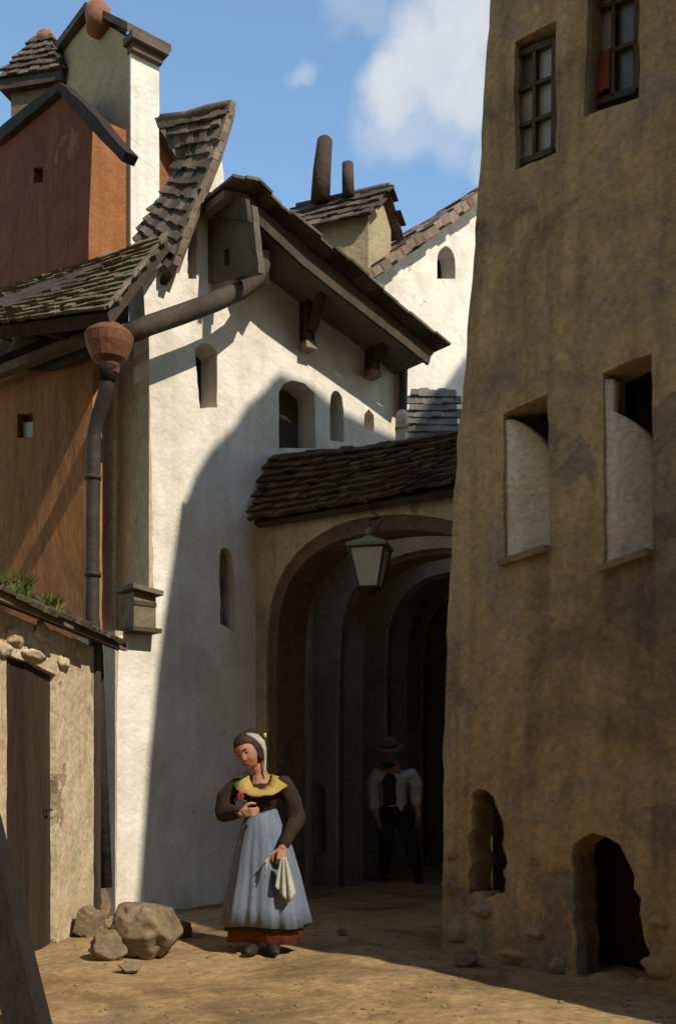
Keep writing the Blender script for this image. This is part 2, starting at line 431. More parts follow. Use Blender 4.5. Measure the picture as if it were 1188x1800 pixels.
    # plinth stones set into the foot of the wall
    for (px, py, sx, sy) in [(800, 1560, .13, .08), (806, 1640, .15, .10), (850, 1600, .13, .07), (905, 1680, .16, .08), (945, 1640, .10, .06), (985, 1700, .10, .09), (850, 1690, .16, .07), (1160, 1700, .14, .09), (1165, 1620, .12, .06), (800, 1500, .10, .06)]:
        mb = MB(); c = TF.p(px, py, -.035); sd = random.random() * 50
        mb.ball(c, 1, 14, 9, fn=lambda q: .85 + .3 * noise.noise(q * 1.7 + V((sd, 0, 0))))
        ce = c
        mb.v = [ce + TF.u * ((v - ce).dot(TF.u) * sx) + Z * ((v - ce).z * sy) + TF.n * ((v - ce).dot(TF.n) * .085) for v in mb.v]
        mb.build('foot_stone', towerm, t, True)
    # unseen block added out of frame, outlined to throw the gabled wall shadow
    B = Frame(A + E1 * 5.0, E2, Z)
    bnd = [(250, 1590), (262, 1330), (276, 1180), (296, 1030), (316, 905), (342, 838), (370, 790), (412, 748), (436, 710), (462, 688), (478, 668), (492, 655), (512, 664), (545, 676), (575, 702), (600, 722), (640, 742), (690, 768), (715, 778)]
    prof = []
    def cast(W):
        tt = (B.O - W).dot(B.n) / SUN.dot(B.n); q = W + SUN * tt - B.O
        return (q.dot(B.u), q.z)
    for b in bnd: prof.append(cast(WW.p(*b)))
    for b in [(722, 748), (775, 685), (824, 618)]: prof.append(cast(FW.p(*b)))
    z0 = cast(WW.w(.2, .02))[1]
    u0 = prof[0][0]
    last = prof[-1]
    pts = [(-.46, 0), (-.48, 1.6), (-.42, 2.6), (-.50, 3.4), (-.53, 4.0), (-.62, 4.7), (-.70, 5.2), (-.82, 5.7), (-.86, 6.3), (-.79, 6.9), (-.78, z0), (u0 - .01, z0)] + prof + [(last[0] + .6, last[1] + .3), (last[0] + 1.5, last[1] - .3), (last[0] + 1.5, 0)]
    global PROFILE; PROFILE = pts
    mono = [pts[0]]
    for q in pts[1:]:
        if q[0] >= mono[-1][0] - 1e-6: mono.append(q)
    panel('shadow_caster', B, mono, 2.5, towerm, t, off=2.5)
    # unseen blocks added to cut skylight; the cream one bounces warm light
    def blk(name, x0, x1, y0, y1, z, m):
        mb = MB(); mb.box(((x0 + x1) / 2, (y0 + y1) / 2, z / 2 - .1), ((x1 - x0) / 2, 0, 0), (0, (y1 - y0) / 2, 0), (0, 0, z / 2)); return mb.build(name, m, t)
    blk('sky_blocker', -9, 7.2, -7.5, -4.6, 16, brickm)
    blk('sky_blocker', -9, -3.3, -4.5, 6.0, 15, cream)
tower()

# ------------------------------------------------------------------ white house
def white_house():
    t = root('white_house', 'sunlit white plaster house with steep tiled gable, deep overhanging verge and small slit windows', 'building', L0)
    P = WW.poly
    out = [(205, 1640), (205, 1400), (206, 1250), (208, 1116), (272, 1112), (268, 900), (264, 700), (262, 590), (255, 560), (250, 492), (300, 455), (326, 400), (350, 330), (378, 262), (388, 262), (397, 338),
           (440, 352), (560, 440), (660, 520), (722, 590), (716, 680), (712, 800), (712, 905), (452, 905), (452, 1200), (452, 1590)]
    o = rough(P(out), .14, .010)
    W1 = P([(352, 718), (344, 640), (343, 612), (356, 603), (370, 606), (382, 618), (382, 716)])
    W2 = P(smooth_poly([(388, 1096), (386, 1010), (386, 972), (392, 962), (402, 964), (411, 985), (414, 1112)], 1))
    W3 = P([(490, 788), (490, 690), (498, 676), (512, 668), (535, 674), (552, 690), (556, 788)])
    W4 = P(smooth_poly([(580, 774), (580, 702), (584, 688), (594, 686), (603, 702), (605, 776)], 1))
    W5 = P([(640, 756), (640, 728), (648, 719), (657, 730), (657, 758)])
    W6 = P([(331, 490), (330, 420), (338, 398), (346, 402), (346, 490)])
    W7 = P(smooth_poly([(282, 500), (281, 486), (288, 478), (300, 474), (303, 488), (293, 503)], 1))
    holes = [rough(h, .08, .006) for h in (W1, W2, W3, W4, W5, W6, W7)]
    wall = panel('wall', WW, o, .30, white, t, holes)
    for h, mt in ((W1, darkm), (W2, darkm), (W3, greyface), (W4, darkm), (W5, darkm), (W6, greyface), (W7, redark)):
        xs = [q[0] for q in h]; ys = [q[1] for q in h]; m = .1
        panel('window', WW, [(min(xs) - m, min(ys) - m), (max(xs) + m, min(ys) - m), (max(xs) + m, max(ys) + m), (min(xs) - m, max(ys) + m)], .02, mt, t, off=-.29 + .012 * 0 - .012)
    # return face towards the street (shaded)
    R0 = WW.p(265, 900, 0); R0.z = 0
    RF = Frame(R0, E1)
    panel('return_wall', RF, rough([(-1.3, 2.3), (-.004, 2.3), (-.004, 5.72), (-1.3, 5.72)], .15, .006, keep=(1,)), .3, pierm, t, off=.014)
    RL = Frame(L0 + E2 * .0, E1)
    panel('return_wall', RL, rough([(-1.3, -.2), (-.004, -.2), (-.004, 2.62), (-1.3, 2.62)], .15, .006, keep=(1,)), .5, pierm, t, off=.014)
    # pilaster strips on the return face
    panel('pilaster', RF, [(-.98, 2.6), (-.66, 2.6), (-.62, 5.3), (-.98, 5.3)], .10, cream, t, off=.06)
    # main gable roof: thick verge far out from the wall
    OV = .52
    RV = WW.off(OV)
    top = [(394, 333), (434, 341), (470, 376), (540, 432), (620, 500), (700, 566), (764, 618)]
    bot = [(752, 634), (692, 584), (612, 524), (536, 464), (470, 405), (432, 360), (394, 347)]
    o = [RV.uv(*q) for q in top] + [RV.uv(*q) for q in bot]
    topL = [q for q in top if q[0] < 450]; botL = [q for q in bot if q[0] < 450]
    mt = (450, 357); mb_ = (450, 384)
    panel('roof', RV, [RV.uv(*q) for q in topL + [mt, mb_] + botL][::-1], .42, soffit, t)
    topR = [mt] + [q for q in top if q[0] > 450]; botR = [q for q in bot if q[0] > 450] + [mb_]
    panel('roof', RV, rough([RV.uv(*q) for q in topR + botR][::-1], .1, .010), 1.0, soffit, t, off=-.002)
    top2 = [q for q in top if q[0] > 440]; bot2 = [q for q in bot if q[0] > 440]
    panel('roof', RV, [RV.uv(*q) for q in reversed(bot2)][::-1][::-1] + [RV.uv(*q) for q in reversed(top2)], 1.6, soffit, t, off=-1.003)
    # roof tiles riding on the verge
    mb = MB()
    for i in range(len(top) - 1):
        a = RV.uv(*top[i]); b = RV.uv(*top[i + 1]); L_ = math.hypot(b[0] - a[0], b[1] - a[1]); k = max(2, int(L_ / .17))
        for j in range(k):
            u = (j + .5) / k; x = a[0] + (b[0] - a[0]) * u; y = a[1] + (b[1] - a[1]) * u
            d = V((b[0] - a[0], b[1] - a[1], 0)).normalized()
            dw = (WW.u * d.x + WW.v * d.y)
            nn = dw.cross(WW.n); nn = -nn if nn.z < 0 else nn
            for r in range(7 if i > 1 else 2):
                c = RV.w(x, y, .02 - r * .34 + random.uniform(-.02, .02)) + nn * (.03 + random.uniform(-.008, .012)) 
                mb.box(c, dw * (L_ / k * .62), WW.n * .18, (nn - dw * -.16).normalized() * .014)
    mb.build('tile', tilem, t)['kind'] = 'stuff'
    # barge board under the verge
    mb = MB()
    bp = [RV.off(.03).uv(*q) for q in [(440, 374), (535, 462), (610, 522), (690, 584), (752, 634)]]
    for a, b in zip(bp[:-1], bp[1:]):
        mb.bar(RV.w(*a, .03), RV.w(b[0] + .01, b[1] - .008, .03), .035, .085, (WW.v * 1 + WW.u * .6).normalized())
    mb.build('barge_board', timber, t)
    # cheek that carries the overhang at its upper end
    c0 = WW.p(366, 400, 0); c0.z = 0
    CF = Frame(c0, E1)
    panel('cheek', CF, rough([CF.uv(366, 496), CF.uv(455, 478), CF.uv(442, 360), CF.uv(366, 346)], .1, .01), .07, greyface, t, holes=[CF.poly([(394, 468), (394, 438), (403, 436), (403, 466)])])
    panel('cheek_slit', CF, CF.poly([(390, 472), (390, 430), (408, 430), (408, 472)]), .02, darkm, t, off=-.075)
    panel('fascia', CF, rough(CF.poly([(366, 380), (445, 392), (440, 352), (366, 340)]), .1, .008), .05, timber, t, off=.056)
    # long trough beam standing clear of the wall
    BF = WW.off(.44); pts = [BF.w(*BF.uv(*q)) for q in [(222, 590), (262, 572), (320, 552), (380, 530), (425, 510), (452, 490), (466, 462)]]
    mb = MB(); mb.tube(pts, [.085, .088, .09, .088, .085, .08, .06], 10); mb.build('trough_beam', timber, t, True)
    mb = MB(); mb.bar(WW.p(463, 470, .0), BF.w(*BF.uv(463, 470)), .12, .30); mb.build('bracket', timber, t); mb = MB(); mb.bar(WW.p(250, 585, -.05), BF.w(*BF.uv(250, 580)), .07, .10); mb.build('bracket', timber, t)
    # struts under the verge
    for (px, y0, y1) in [(538, 512, 606), (652, 590, 655)]:
        mb = MB(); a = WW.uv(px, y0); 
        lo = WW.p(px, y1, .05); hi = WW.p(px, y0, .05); lo2 = lo
        mb.bar(lo + WW.n * .02, hi + WW.n * .02, .10, .14, WW.n); mb.bar(lo + WW.n * .1 + Z * .12, hi + WW.n * .34, .08, .09, WW.u)
        mb.build('bracket', timber, t)
        mb = MB(); mb.box(lo - Z * .03 + WW.n * .03, WW.u * .07, WW.n * .07, Z * .035); mb.build('corbel', stonem, t)
    # stub on the verge
    mb = MB(); p = RV.p(694, 556, -.05); mb.box(p, WW.u * .035, WW.n * .05, (Z + WW.u * -.25) * .11); mb.build('verge_stub', tilem, t)
    # grey tube down the outer corner
    mb = MB(); mb.tube([WW.p(709, 640, .06), WW.p(708, 720, .06), WW.p(707, 800, .06)], .05, 10); mb.build('corner_tube', greyface, t, True)
    # steep roof of the left gable
    verge = [(402, 190), (392, 225), (378, 270), (356, 325), (336, 375), (318, 425), (302, 470)]
    vf = WW.off(.16); vp = [vf.w(*vf.uv(*q)) for q in verge]
    back = [(285, 212, 10.55), (300, 240, 10.5), (318, 278, 10.45), (303, 322, 10.4), (280, 360, 10.3), (258, 392, 10.2), (240, 425, 10.1)]
    bp = [at(*q) for q in back]
    mb = MB()
    for i in range(len(vp) - 1):
        tiles(mb, bp[i + 1], vp[i + 1], vp[i], bp[i], 7, 2, .03, .5, .035)
    mb.build('tile', tilem, t)['kind'] = 'stuff'
    mb = MB(); n = len(vp); vs = []; fs = []
    nrm = (vp[3] - bp[3]).cross(vp[0] - vp[-1]).normalized(); nrm = nrm if nrm.y < 0 else -nrm
    for a, b in zip(vp, bp):
        vs += [a, b, a - nrm * .09, b - nrm * .09]
    for i in range(n - 1):
        k = i * 4
        fs += [(k, k + 1, k + 5, k + 4), (k + 2, k + 6, k + 7, k + 3), (k, k + 4, k + 6, k + 2), (k + 1, k + 3, k + 7, k + 5)]
    fs += [(0, 2, 3, 1), (4 * n - 4, 4 * n - 3, 4 * n - 1, 4 * n - 2)]
    mb.add(vs, fs); mb.build('roof', tilem, t)
    # verge tiles in a stepped row
    mb = MB()
    for i in range(n - 1):
        for j in range(3):
            c = vp[i] * (1 - (j + .5) / 3) + vp[i + 1] * ((j + .5) / 3); d = (vp[i + 1] - vp[i]).normalized()
            y = WW.n; x = d.cross(y).normalized()
            mb.box(c + WW.n * .02 + x * random.uniform(-.012, .012), d * .062 , y * .07, (x + d * .25).normalized() * .032)
    mb.build('verge_tile', paletile, t)['kind'] = 'stuff'
    # ridge capping that curls up to the tip
    mb = MB(); q = [bp[0], at(330, 207, 10.4), at(365, 196, 10.2), vp[0] + WW.n * .05 + Z * .02]
    mb.tube(q, [.06, .06, .06, .035], 8); mb.build('ridge_cap', tilem, t, True)
white_house()

# ------------------------------------------------------------------ gateway and vaulted passage
def gateway():
    t = root('arched_gateway', 'shaded plaster gateway with round arch and dark tiled pent roof leading into vaulted passage', 'gateway', GF.O)
    P = GF.poly
    topl = [(449, 926), (500, 906), (560, 893), (640, 878), (700, 868), (760, 858), (800, 846), (900, 815)]
    arch = smooth_poly([(468, 1250), (468, 1150), (472, 1080), (486, 1025), (512, 980), (550, 945), (600, 918), (660, 905), (720, 903), (790, 912), (850, 940)], 1)
    a = P(arch); endq = a[-1][0]
    q1 = 3.28
    a = [q for q in a if q[0] < q1 - .35]
    ins = [(a[0][0], -.2)] + a + [(q1 - .30, a[-1][1] - .12), (q1 - .30, -.2)]
    tp = [q for q in P(topl) if q[0] < q1] + [(q1, P([(900, 815)])[0][1])]
    outer = [(-.0, -.2)] + rough([P([(449, 1200)])[0], tp[0]], .2, .01, closed=False) + tp[1:] + [(q1, -.2)]
    outl = list(reversed(outer))
    # outer goes round the opening: build as one outline with the opening as a notch
    notch = [(0.0, -.2), (ins[0][0], -.2)]
    full = [(tp[0][0], tp[0][1])] + [(tp[0][0], -.2)] + ins + [(q1, -.2)] + list(reversed(tp[1:]))
    panel('wall', GF, rough(full, .16, .006), .45, gatem, t)
    # dark voussoir ring on the arch edge
    b = P(arch); b = [(b[0][0], -.1)] + [q for q in b if q[0] < q1 - .2]
    c = V((sum(q[0] for q in b) / len(b) + .5, 2.6, 0))
    mb = MB()
    def inner(q, k):
        d = V((c.x - q[0], (c.y if q[1] > c.y else q[1]) - q[1], 0)); d.normalize(); return (q[0] + d.x * k, q[1] + d.y * k)
    ring = list(b); rin = [inner(q, .14) for q in b]
    pol = ring + list(reversed(rin))
    panel('voussoir', GF, pol, .36, voussoir, t, off=-.03)
    # inner transverse arches, one behind another down the passage
    cur = [[(592, 1300), (594, 1120), (606, 1062), (636, 1012), (690, 978), (760, 962), (830, 965)],
           [(676, 1300), (677, 1120), (690, 1072), (716, 1034), (760, 1010), (830, 1000)],
           [(740, 1300), (742, 1120), (758, 1078), (790, 1052), (840, 1040)]]
    offs = [-1.5, -3.0, -4.4]
    for k, (cv, of) in enumerate(zip(cur, offs)):
        f = GF.off(of); aa = f.poly(smooth_poly(cv, 1)); aa = [(min(q[0], 3.2), q[1]) for q in aa]
        aa2 = []
        for q in aa:
            if not aa2 or q[0] > aa2[-1][0] - 1e-4: aa2.append(q)
        aa2 = [q for q in aa2 if q[0] < 3.0] or aa2[:3]
        lq = (-2.3, -3.4, -4.6)[k]; full = [(lq, 4.3), (lq, -.2), (aa2[0][0], -.2)] + aa2 + [(3.02, aa2[-1][1] - .05), (3.02, -.2), (3.3, -.2), (3.3, 4.3)]
        hole = []
        if k == 0:
            hole = [f.poly([(553, 1500), (553, 1385), (562, 1374), (572, 1385), (573, 1500)])]
        panel('inner_arch', f, full, .35, vaultm, t, hole)
        if k == 0: panel('slit_back', f, f.poly([(540, 1520), (540, 1360), (590, 1360), (590, 1520)]), .04, darkm, t, off=-.30)
        aa2 = [(aa2[0][0] - .002, -.1)] + aa2
        rin = []
        for q in aa2:
            d = V((2.6 - q[0], min(0, 2.2 - q[1]), 0)); d.normalize(); rin.append((q[0] + d.x * .10, q[1] + d.y * .10))
        panel('voussoir', f, aa2 + list(reversed(rin)), .28, ribm, t, off=-.03)
    # passage shell
    mb = MB(); o = GF.O
    def q(a, e, z): return o + E1 * a + E2 * e + Z * z
    def bx(a0, a1, e0, e1, z0, z1):
        mb.box(q((a0 + a1) / 2, (e0 + e1) / 2, (z0 + z1) / 2), E1 * (a1 - a0) / 2, E2 * (e1 - e0) / 2, Z * (z1 - z0) / 2)
    p0 = q(-.03, .47, 2.0); pd = V((.16, .987, 0)); pn = V((-.987, .16, 0))
    mb.box(p0 + pd * 3.6 + pn * .1, pd * 3.6, pn * .1, Z * 2.25)
    bx(3.32, 3.6, .1, 7.0, -.2, 4.4); bx(-7, 3.6, 5.6, 5.8, -.2, 4.2)
    mb.build('passage_wall', vaultm, t)
    mb = MB(); bx(-6, -.3, .9, 5.9, 4.31, 4.42); bx(-.3, 3.6, 1.48, 2.0, 4.31, 4.42); bx(-.3, 3.6, 2.95, 5.9, 4.31, 4.42); mb.build('passage_ceiling', vaultm, t)
    # pent roof
    l0 = at(443, 915, 10.25); l1 = at(482, 802, 10.58)
    r0 = GF.w(3.02, 3.55, .22); r1 = GF.w(3.25, 4.20, -.55)
    l1b = WW.p(482, 802, .02)
    mb = MB(); tiles(mb, l0, r0, r1, l1b, 20, 9, .034, .9, .04, sag=.05); mb.build('tile', darktile, t)['kind'] = 'stuff'
    nrm = (r0 - l0).cross(l1b - l0).normalized()
    vs = [l0, r0, r1, l1b]; mb = MB(); mb.add([v - nrm * .10 - Z * .02 for v in vs] + [v - nrm * .02 - Z * .02 for v in vs], [(0, 3, 2, 1), (4, 5, 6, 7), (0, 1, 5, 4), (1, 2, 6, 5), (2, 3, 7, 6), (3, 0, 4, 7)])
    mb.build('roof', timber, t)
    # infill behind the pent roof
    panel('rear_wall', GF.off(-.62), [(.5, 3.6), (3.25, 3.6), (3.25, 4.10), (.5, 4.30)], .1, gatem, t)
gateway()

# ------------------------------------------------------------------ far house behind the gateway with its chimney
def far_house():
    t = root('far_white_house', 'far white plaster house with pointed window under rising tiled verge, half hidden behind the tower', 'building', FW.O)
    P = FW.poly
    out = [(560, 900), (900, 900), (900, 318), (842, 356), (790, 394), (720, 446), (650, 496), (620, 514), (560, 560)]
    hole = P(smooth_poly([(768, 490), (768, 452), (772, 440), (784, 430), (796, 442), (800, 460), (800, 490)], 1))
    panel('wall', FW, rough(P(out), .2, .012), .3, white, t, [hole])
    panel('window', FW, P([(755, 500), (812, 500), (812, 425), (755, 425)]), .03, darkm, t, off=-.28)
    # tiled verge
    mb = MB(); vs = [(900, 312), (842, 350), (790, 388), (720, 440), (660, 484), (612, 516)]
    pts = [FW.p(*q, .1) for q in vs]
    for a, b in zip(pts[:-1], pts[1:]):
        k = max(2, int((b - a).length / .16))
        for j in range(k):
            c = a + (b - a) * ((j + .5) / k); d = (b - a).normalized(); x = d.cross(FW.n).normalized(); x = x if x.z > 0 else -x
            for r in range(5):
                mb.box(c - FW.n * .3 * r + x * (.05 + random.uniform(-.025, .025)), d * ((b - a).length / k * .6), FW.n * .16, (x + d * .22).normalized() * random.uniform(.045, .075))
    r = mb.build('roof', M('faded_roof_tile', [(.16, .105, .075), (.24, .165, .125)], 2, .9, .4, 20, island=.3), t)
    # chimney: shaded face to the street, lit face to the sun
    U1 = V((.95, -.31, 0)).normalized(); U2 = V((.62, .785, 0)).normalized()
    K = at(647, 420, 13.6); K.z = 0
    c = MB(); zt = at(647, 372, 13.6).z; zb = at(647, 520, 13.6).z - .6
    w = 1.09; dpt = .52
    q = [K, K + U2 * dpt, K + U2 * dpt - U1 * w, K - U1 * w]
    c.add([v + Z * zb for v in q] + [v + Z * zt for v in q], [(3, 2, 1, 0), (4, 5, 6, 7), (0, 1, 5, 4), (1, 2, 6, 5), (2, 3, 7, 6), (3, 0, 4, 7)])
    # gable ends
    rz = at(640, 326, 13.6).z
    m1 = K + U2 * dpt / 2; m2 = m1 - U1 * w
    c.add([q[0] + Z * zt, q[1] + Z * zt, m1 + Z * rz], [(0, 1, 2)]); c.add([q[3] + Z * zt, q[2] + Z * zt, m2 + Z * rz], [(1, 0, 2)])
    ch = c.build('chimney', chimm, r)
    cap = MB(); o1 = .10
    for s, e in ((-1, 0), (1, 1)):
        lowA = (q[0] if e == 0 else q[1]) + U2 * (o1 * s) + U1 * .12 + Z * (zt - .10); lowB = (q[3] if e == 0 else q[2]) + U2 * (o1 * s) - U1 * .12 + Z * (zt - .14)
        hiA = m1 + U1 * .12 + Z * (rz + .06); hiB = m2 - U1 * .12 + Z * (rz + .0)
        if e == 0: tiles(cap, lowB, lowA, hiA, hiB, 9, 4, .03, .6, .03)
        else: tiles(cap, lowA, lowB, hiB, hiA, 9, 4, .03, .6, .03)
        cap.add([lowA, lowB, hiB, hiA], [(0, 1, 2, 3)])
    cap.tube([m1 + U1 * .14 + Z * (rz + .08), m2 - U1 * .1 + Z * (rz + .03)], .05, 8)
    cap.build('chimney_cap', tilem, ch)
    mb = MB(); mb.tube([at(563, 352, 13.9), at(566, 300, 13.9), at(571, 247, 13.9), at(571, 243, 13.9)], [.135, .125, .105, .08], 12); mb.build('chimney_pot', darkpot, ch, True)
    mb = MB(); mb.tube([at(612, 345, 13.8), at(611, 288, 13.8)], [.085, .08], 12); mb.build('chimney_pot', darkpot, ch, True)
    # low slate roof at the foot of the far wall
    mb = MB(); tiles(mb, at(712, 800, 12.6), at(806, 800, 12.2), at(802, 688, 13.4), at(722, 686, 13.6), 5, 9, .02, .2, .02)
    mb.build('slate_roof', slatem, t)
    # made-up white post standing in for the wall's sunlit end
    b = root('lit_wall_end', 'small white post added for the sunlit wall end above the gateway roof', 'post', at(706, 800, 10.9))
    mb = MB(); ctr = at(706, 800, 10.9); h = at(706, 720, 10.9).z - ctr.z
    mb.lathe(ctr, [(.060, -.15), (.055, h * .55), (.05, h * .62), (.068, h * .68), (.066, h * .85), (.045, h * .96), (.01, h)], 14)
    mb.build('shaft', white, b, True)
    mb = MB(); mb.box(ctr + Z * (h * .60), V((.07, 0, 0)), V((0, .07, 0)), V((0, 0, .014))); mb.build('collar', white, b)
far_house()

# ------------------------------------------------------------------ red brick house with two chimneys, upper left
def brick_house():
    K = at(156, 450, 12.5); K.z = 0
    t = root('red_gabled_house', 'dark red gabled house with flank coloured sunlit orange and small square hole in its gable', 'building', K)
    BF = Frame(K, E1); RS = Frame(K, E2)
    P = BF.poly
    o = rough(P([(-130, 620), (156, 620), (156, 205), (132, 175), (105, 150), (60, 190), (0, 240), (-130, 345)]), .2, .008, keep=(1,))
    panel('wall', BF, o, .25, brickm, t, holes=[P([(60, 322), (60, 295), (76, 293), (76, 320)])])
    panel('wall_hole', BF, P([(50, 330), (50, 285), (86, 285), (86, 330)]), .02, darkm, t, off=-.22)
    # flank
    zt = BF.uv(156, 200)[1]; zb = BF.uv(156, 640)[1]
    panel('flank_wall', RS, rough([(.002, zb), (.55, zb), (.55, zt), (.002, zt)], .2, .006, keep=(3,)), .2, litbrick, t, off=.004)
    # gable roof, thin dark verges
    f = BF.off(.10)
    o = f.poly([(-130, 338), (-130, 322), (0, 224), (60, 176), (104, 143), (150, 184), (222, 266), (214, 284), (150, 216), (104, 160), (60, 196), (0, 246)])
    panel('roof', f, rough(list(reversed(o)), .2, .012), .16, darkverge, t)
    # stone chimney stack: yellowish face colours in shade, white flank panel paints in sun
    c0 = RS.w(.52, 0, .06); c0.z = 0
    ch = MB(); w = 1.75; d = .40
    CFr = Frame(c0, E1); CR = Frame(c0, E2)
    zt2 = CFr.uv(206, 92)[1]; zb2 = CR.uv(225, 430)[1]
    tl = CFr.uv(112, 88); apex = CFr.uv(163, 28)
    w = -tl[0]
    q = [c0, c0 + E2 * d, c0 + E2 * d - E1 * w, c0 - E1 * w]
    zl = tl[1]; zt_ = [zt2, zt2, zl, zl]
    ch.add([v + Z * zb2 for v in q] + [v + Z * z_ for v, z_ in zip(q, zt_)], [(3, 2, 1, 0), (1, 2, 6, 5), (2, 3, 7, 6)])
    m0 = c0 + E1 * apex[0]; m1 = m0 + E2 * d
    ch.add([q[0] + Z * zb2, q[3] + Z * zb2, q[3] + Z * zl, m0 + Z * apex[1], q[0] + Z * zt2], [(0, 4, 3, 2, 1)])
    ch.add([q[0] + Z * zb2, q[1] + Z * zb2, q[1] + Z * zt2, q[0] + Z * zt2], [(0, 1, 2, 3)])
    ch.add([q[1] + Z * zt2, q[2] + Z * zl, m1 + Z * apex[1]], [(0, 1, 2)])
    stack = ch.build('chimney', chimm, t)
    panel('lit_flank_panel', CR, rough([(0, zb2), (d, zb2), (d, zt2), (0, zt2)], .25, .005, keep=(3,)), .04, white, stack, off=.042)
    cap = MB()
    for s in (0, 1):
        a = q[0] if s else q[3]
        e = E1 * (.14 if s else -.14)
        lo = a + e * (1 if s else .6) + Z * ((zt2 if s else zl) - .02); hi = m0 + Z * (apex[1] + .04)
        v = [lo - E2 * .1, hi - E2 * .1, hi + E2 * (d + .12), lo + E2 * (d + .12)]
        cap.add([x for x in v] + [x + Z * .10 for x in v], [(0, 1, 2, 3), (7, 6, 5, 4), (0, 4, 5, 1), (1, 5, 6, 2), (2, 6, 7, 3), (3, 7, 4, 0)])
    cap.build('chimney_cap', tilem, stack)
    mb = MB(); mb.box(c0 + E2 * (d / 2) + E1 * .07 + Z * (zt2 - .06), E2 * (d / 2 + .06), E1 * .12, Z * .045); mb.box(c0 + E2 * (d / 2) + E1 * .04 + Z * (zt2 - .15), E2 * (d / 2 + .01), E1 * .075, Z * .05); mb.build('cornice', tilem, stack)
    mb = MB(); pc = at(173, 42, 12.9 + .35); mb.lathe(pc, [(.15, -.1), (.16, .05), (.17, .12), (.15, .2), (.10, .25), (.02, .27)], 14); mb.build('chimney_pot', terracotta, stack, True)
    # second chimney further back
    U1 = V((.975, -.22, 0)).normalized(); U2 = V((.30, .954, 0)).normalized()
    K2 = at(104, 200, 14.2); K2.z = 0; f2 = Frame(K2, U1)
    w2 = -f2.uv(20, 150)[0]; d2 = .6; zt3 = f2.uv(60, 138)[1]; zb3 = f2.uv(60, 330)[1]
    mb = MB(); q = [K2, K2 + U2 * d2, K2 + U2 * d2 - U1 * w2, K2 - U1 * w2]
    mb.add([v + Z * zb3 for v in q] + [v + Z * zt3 for v in q], [(3, 2, 1, 0), (4, 5, 6, 7), (0, 1, 5, 4), (1, 2, 6, 5), (2, 3, 7, 6), (3, 0, 4, 7)])
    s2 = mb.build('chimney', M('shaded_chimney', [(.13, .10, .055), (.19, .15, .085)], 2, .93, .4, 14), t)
    mb = MB(); tp = at(82, 72, 14.45); g = .11
    qq = [K2 + U1 * g - U2 * g, K2 + U2 * (d2 + g) + U1 * g, K2 + U2 * (d2 + g) - U1 * (w2 + g), K2 - U1 * (w2 + g) - U2 * g]
    base = [v + Z * (zt3 - .16) for v in qq]; base2 = [v + Z * (zt3 + .0) for v in qq]
    t1 = tp - U1 * .12 - U2 * .08; t2_ = tp + U1 * .12 - U2 * .08; t3 = tp + U1 * .12 + U2 * .08; t4 = tp - U1 * .12 + U2 * .08
    tiles(mb, base2[3], base2[0], t2_, t1, 6, 6, .03, .5, .03); tiles(mb, base2[0], base2[1], t3, t2_, 4, 6, .03, .5, .03)
    mb.add(base + base2 + [t1, t2_, t3, t4], [(3, 2, 1, 0), (0, 1, 5, 4), (1, 2, 6, 5), (2, 3, 7, 6), (3, 0, 4, 7), (7, 4, 9, 8), (4, 5, 10, 9), (5, 6, 11, 10), (6, 7, 8, 11), (8, 9, 10, 11)])
    mb.build('chimney_cap', tilem, s2)
    mb = MB(); mb.lathe(tp - Z * .08, [(.13, 0), (.14, .08), (.13, .15), (.08, .2), (.01, .21)], 12); mb.build('chimney_pot', terracotta, s2, True)
    # rear gable right of the white chimney flank
    q0 = at(246, 300, 13.3)
    G = Frame(V((q0.x, q0.y, 0)), E1)
    H = Frame(V((q0.x, q0.y, 0)), V((.93, .37, 0)))
    panel('flank_wall', H, rough(H.poly([(230, 470), (322, 470), (318, 290), (300, 250), (262, 212), (230, 190)]), .2, .006), .25, litbrick, t)
    hf = H.off(.16); panel('roof', hf, rough(list(reversed(hf.poly([(236, 138), (262, 170), (300, 226), (334, 284), (322, 296), (290, 240), (258, 196), (236, 168)]))), .15, .01), .6, mossy, t)
brick_house()

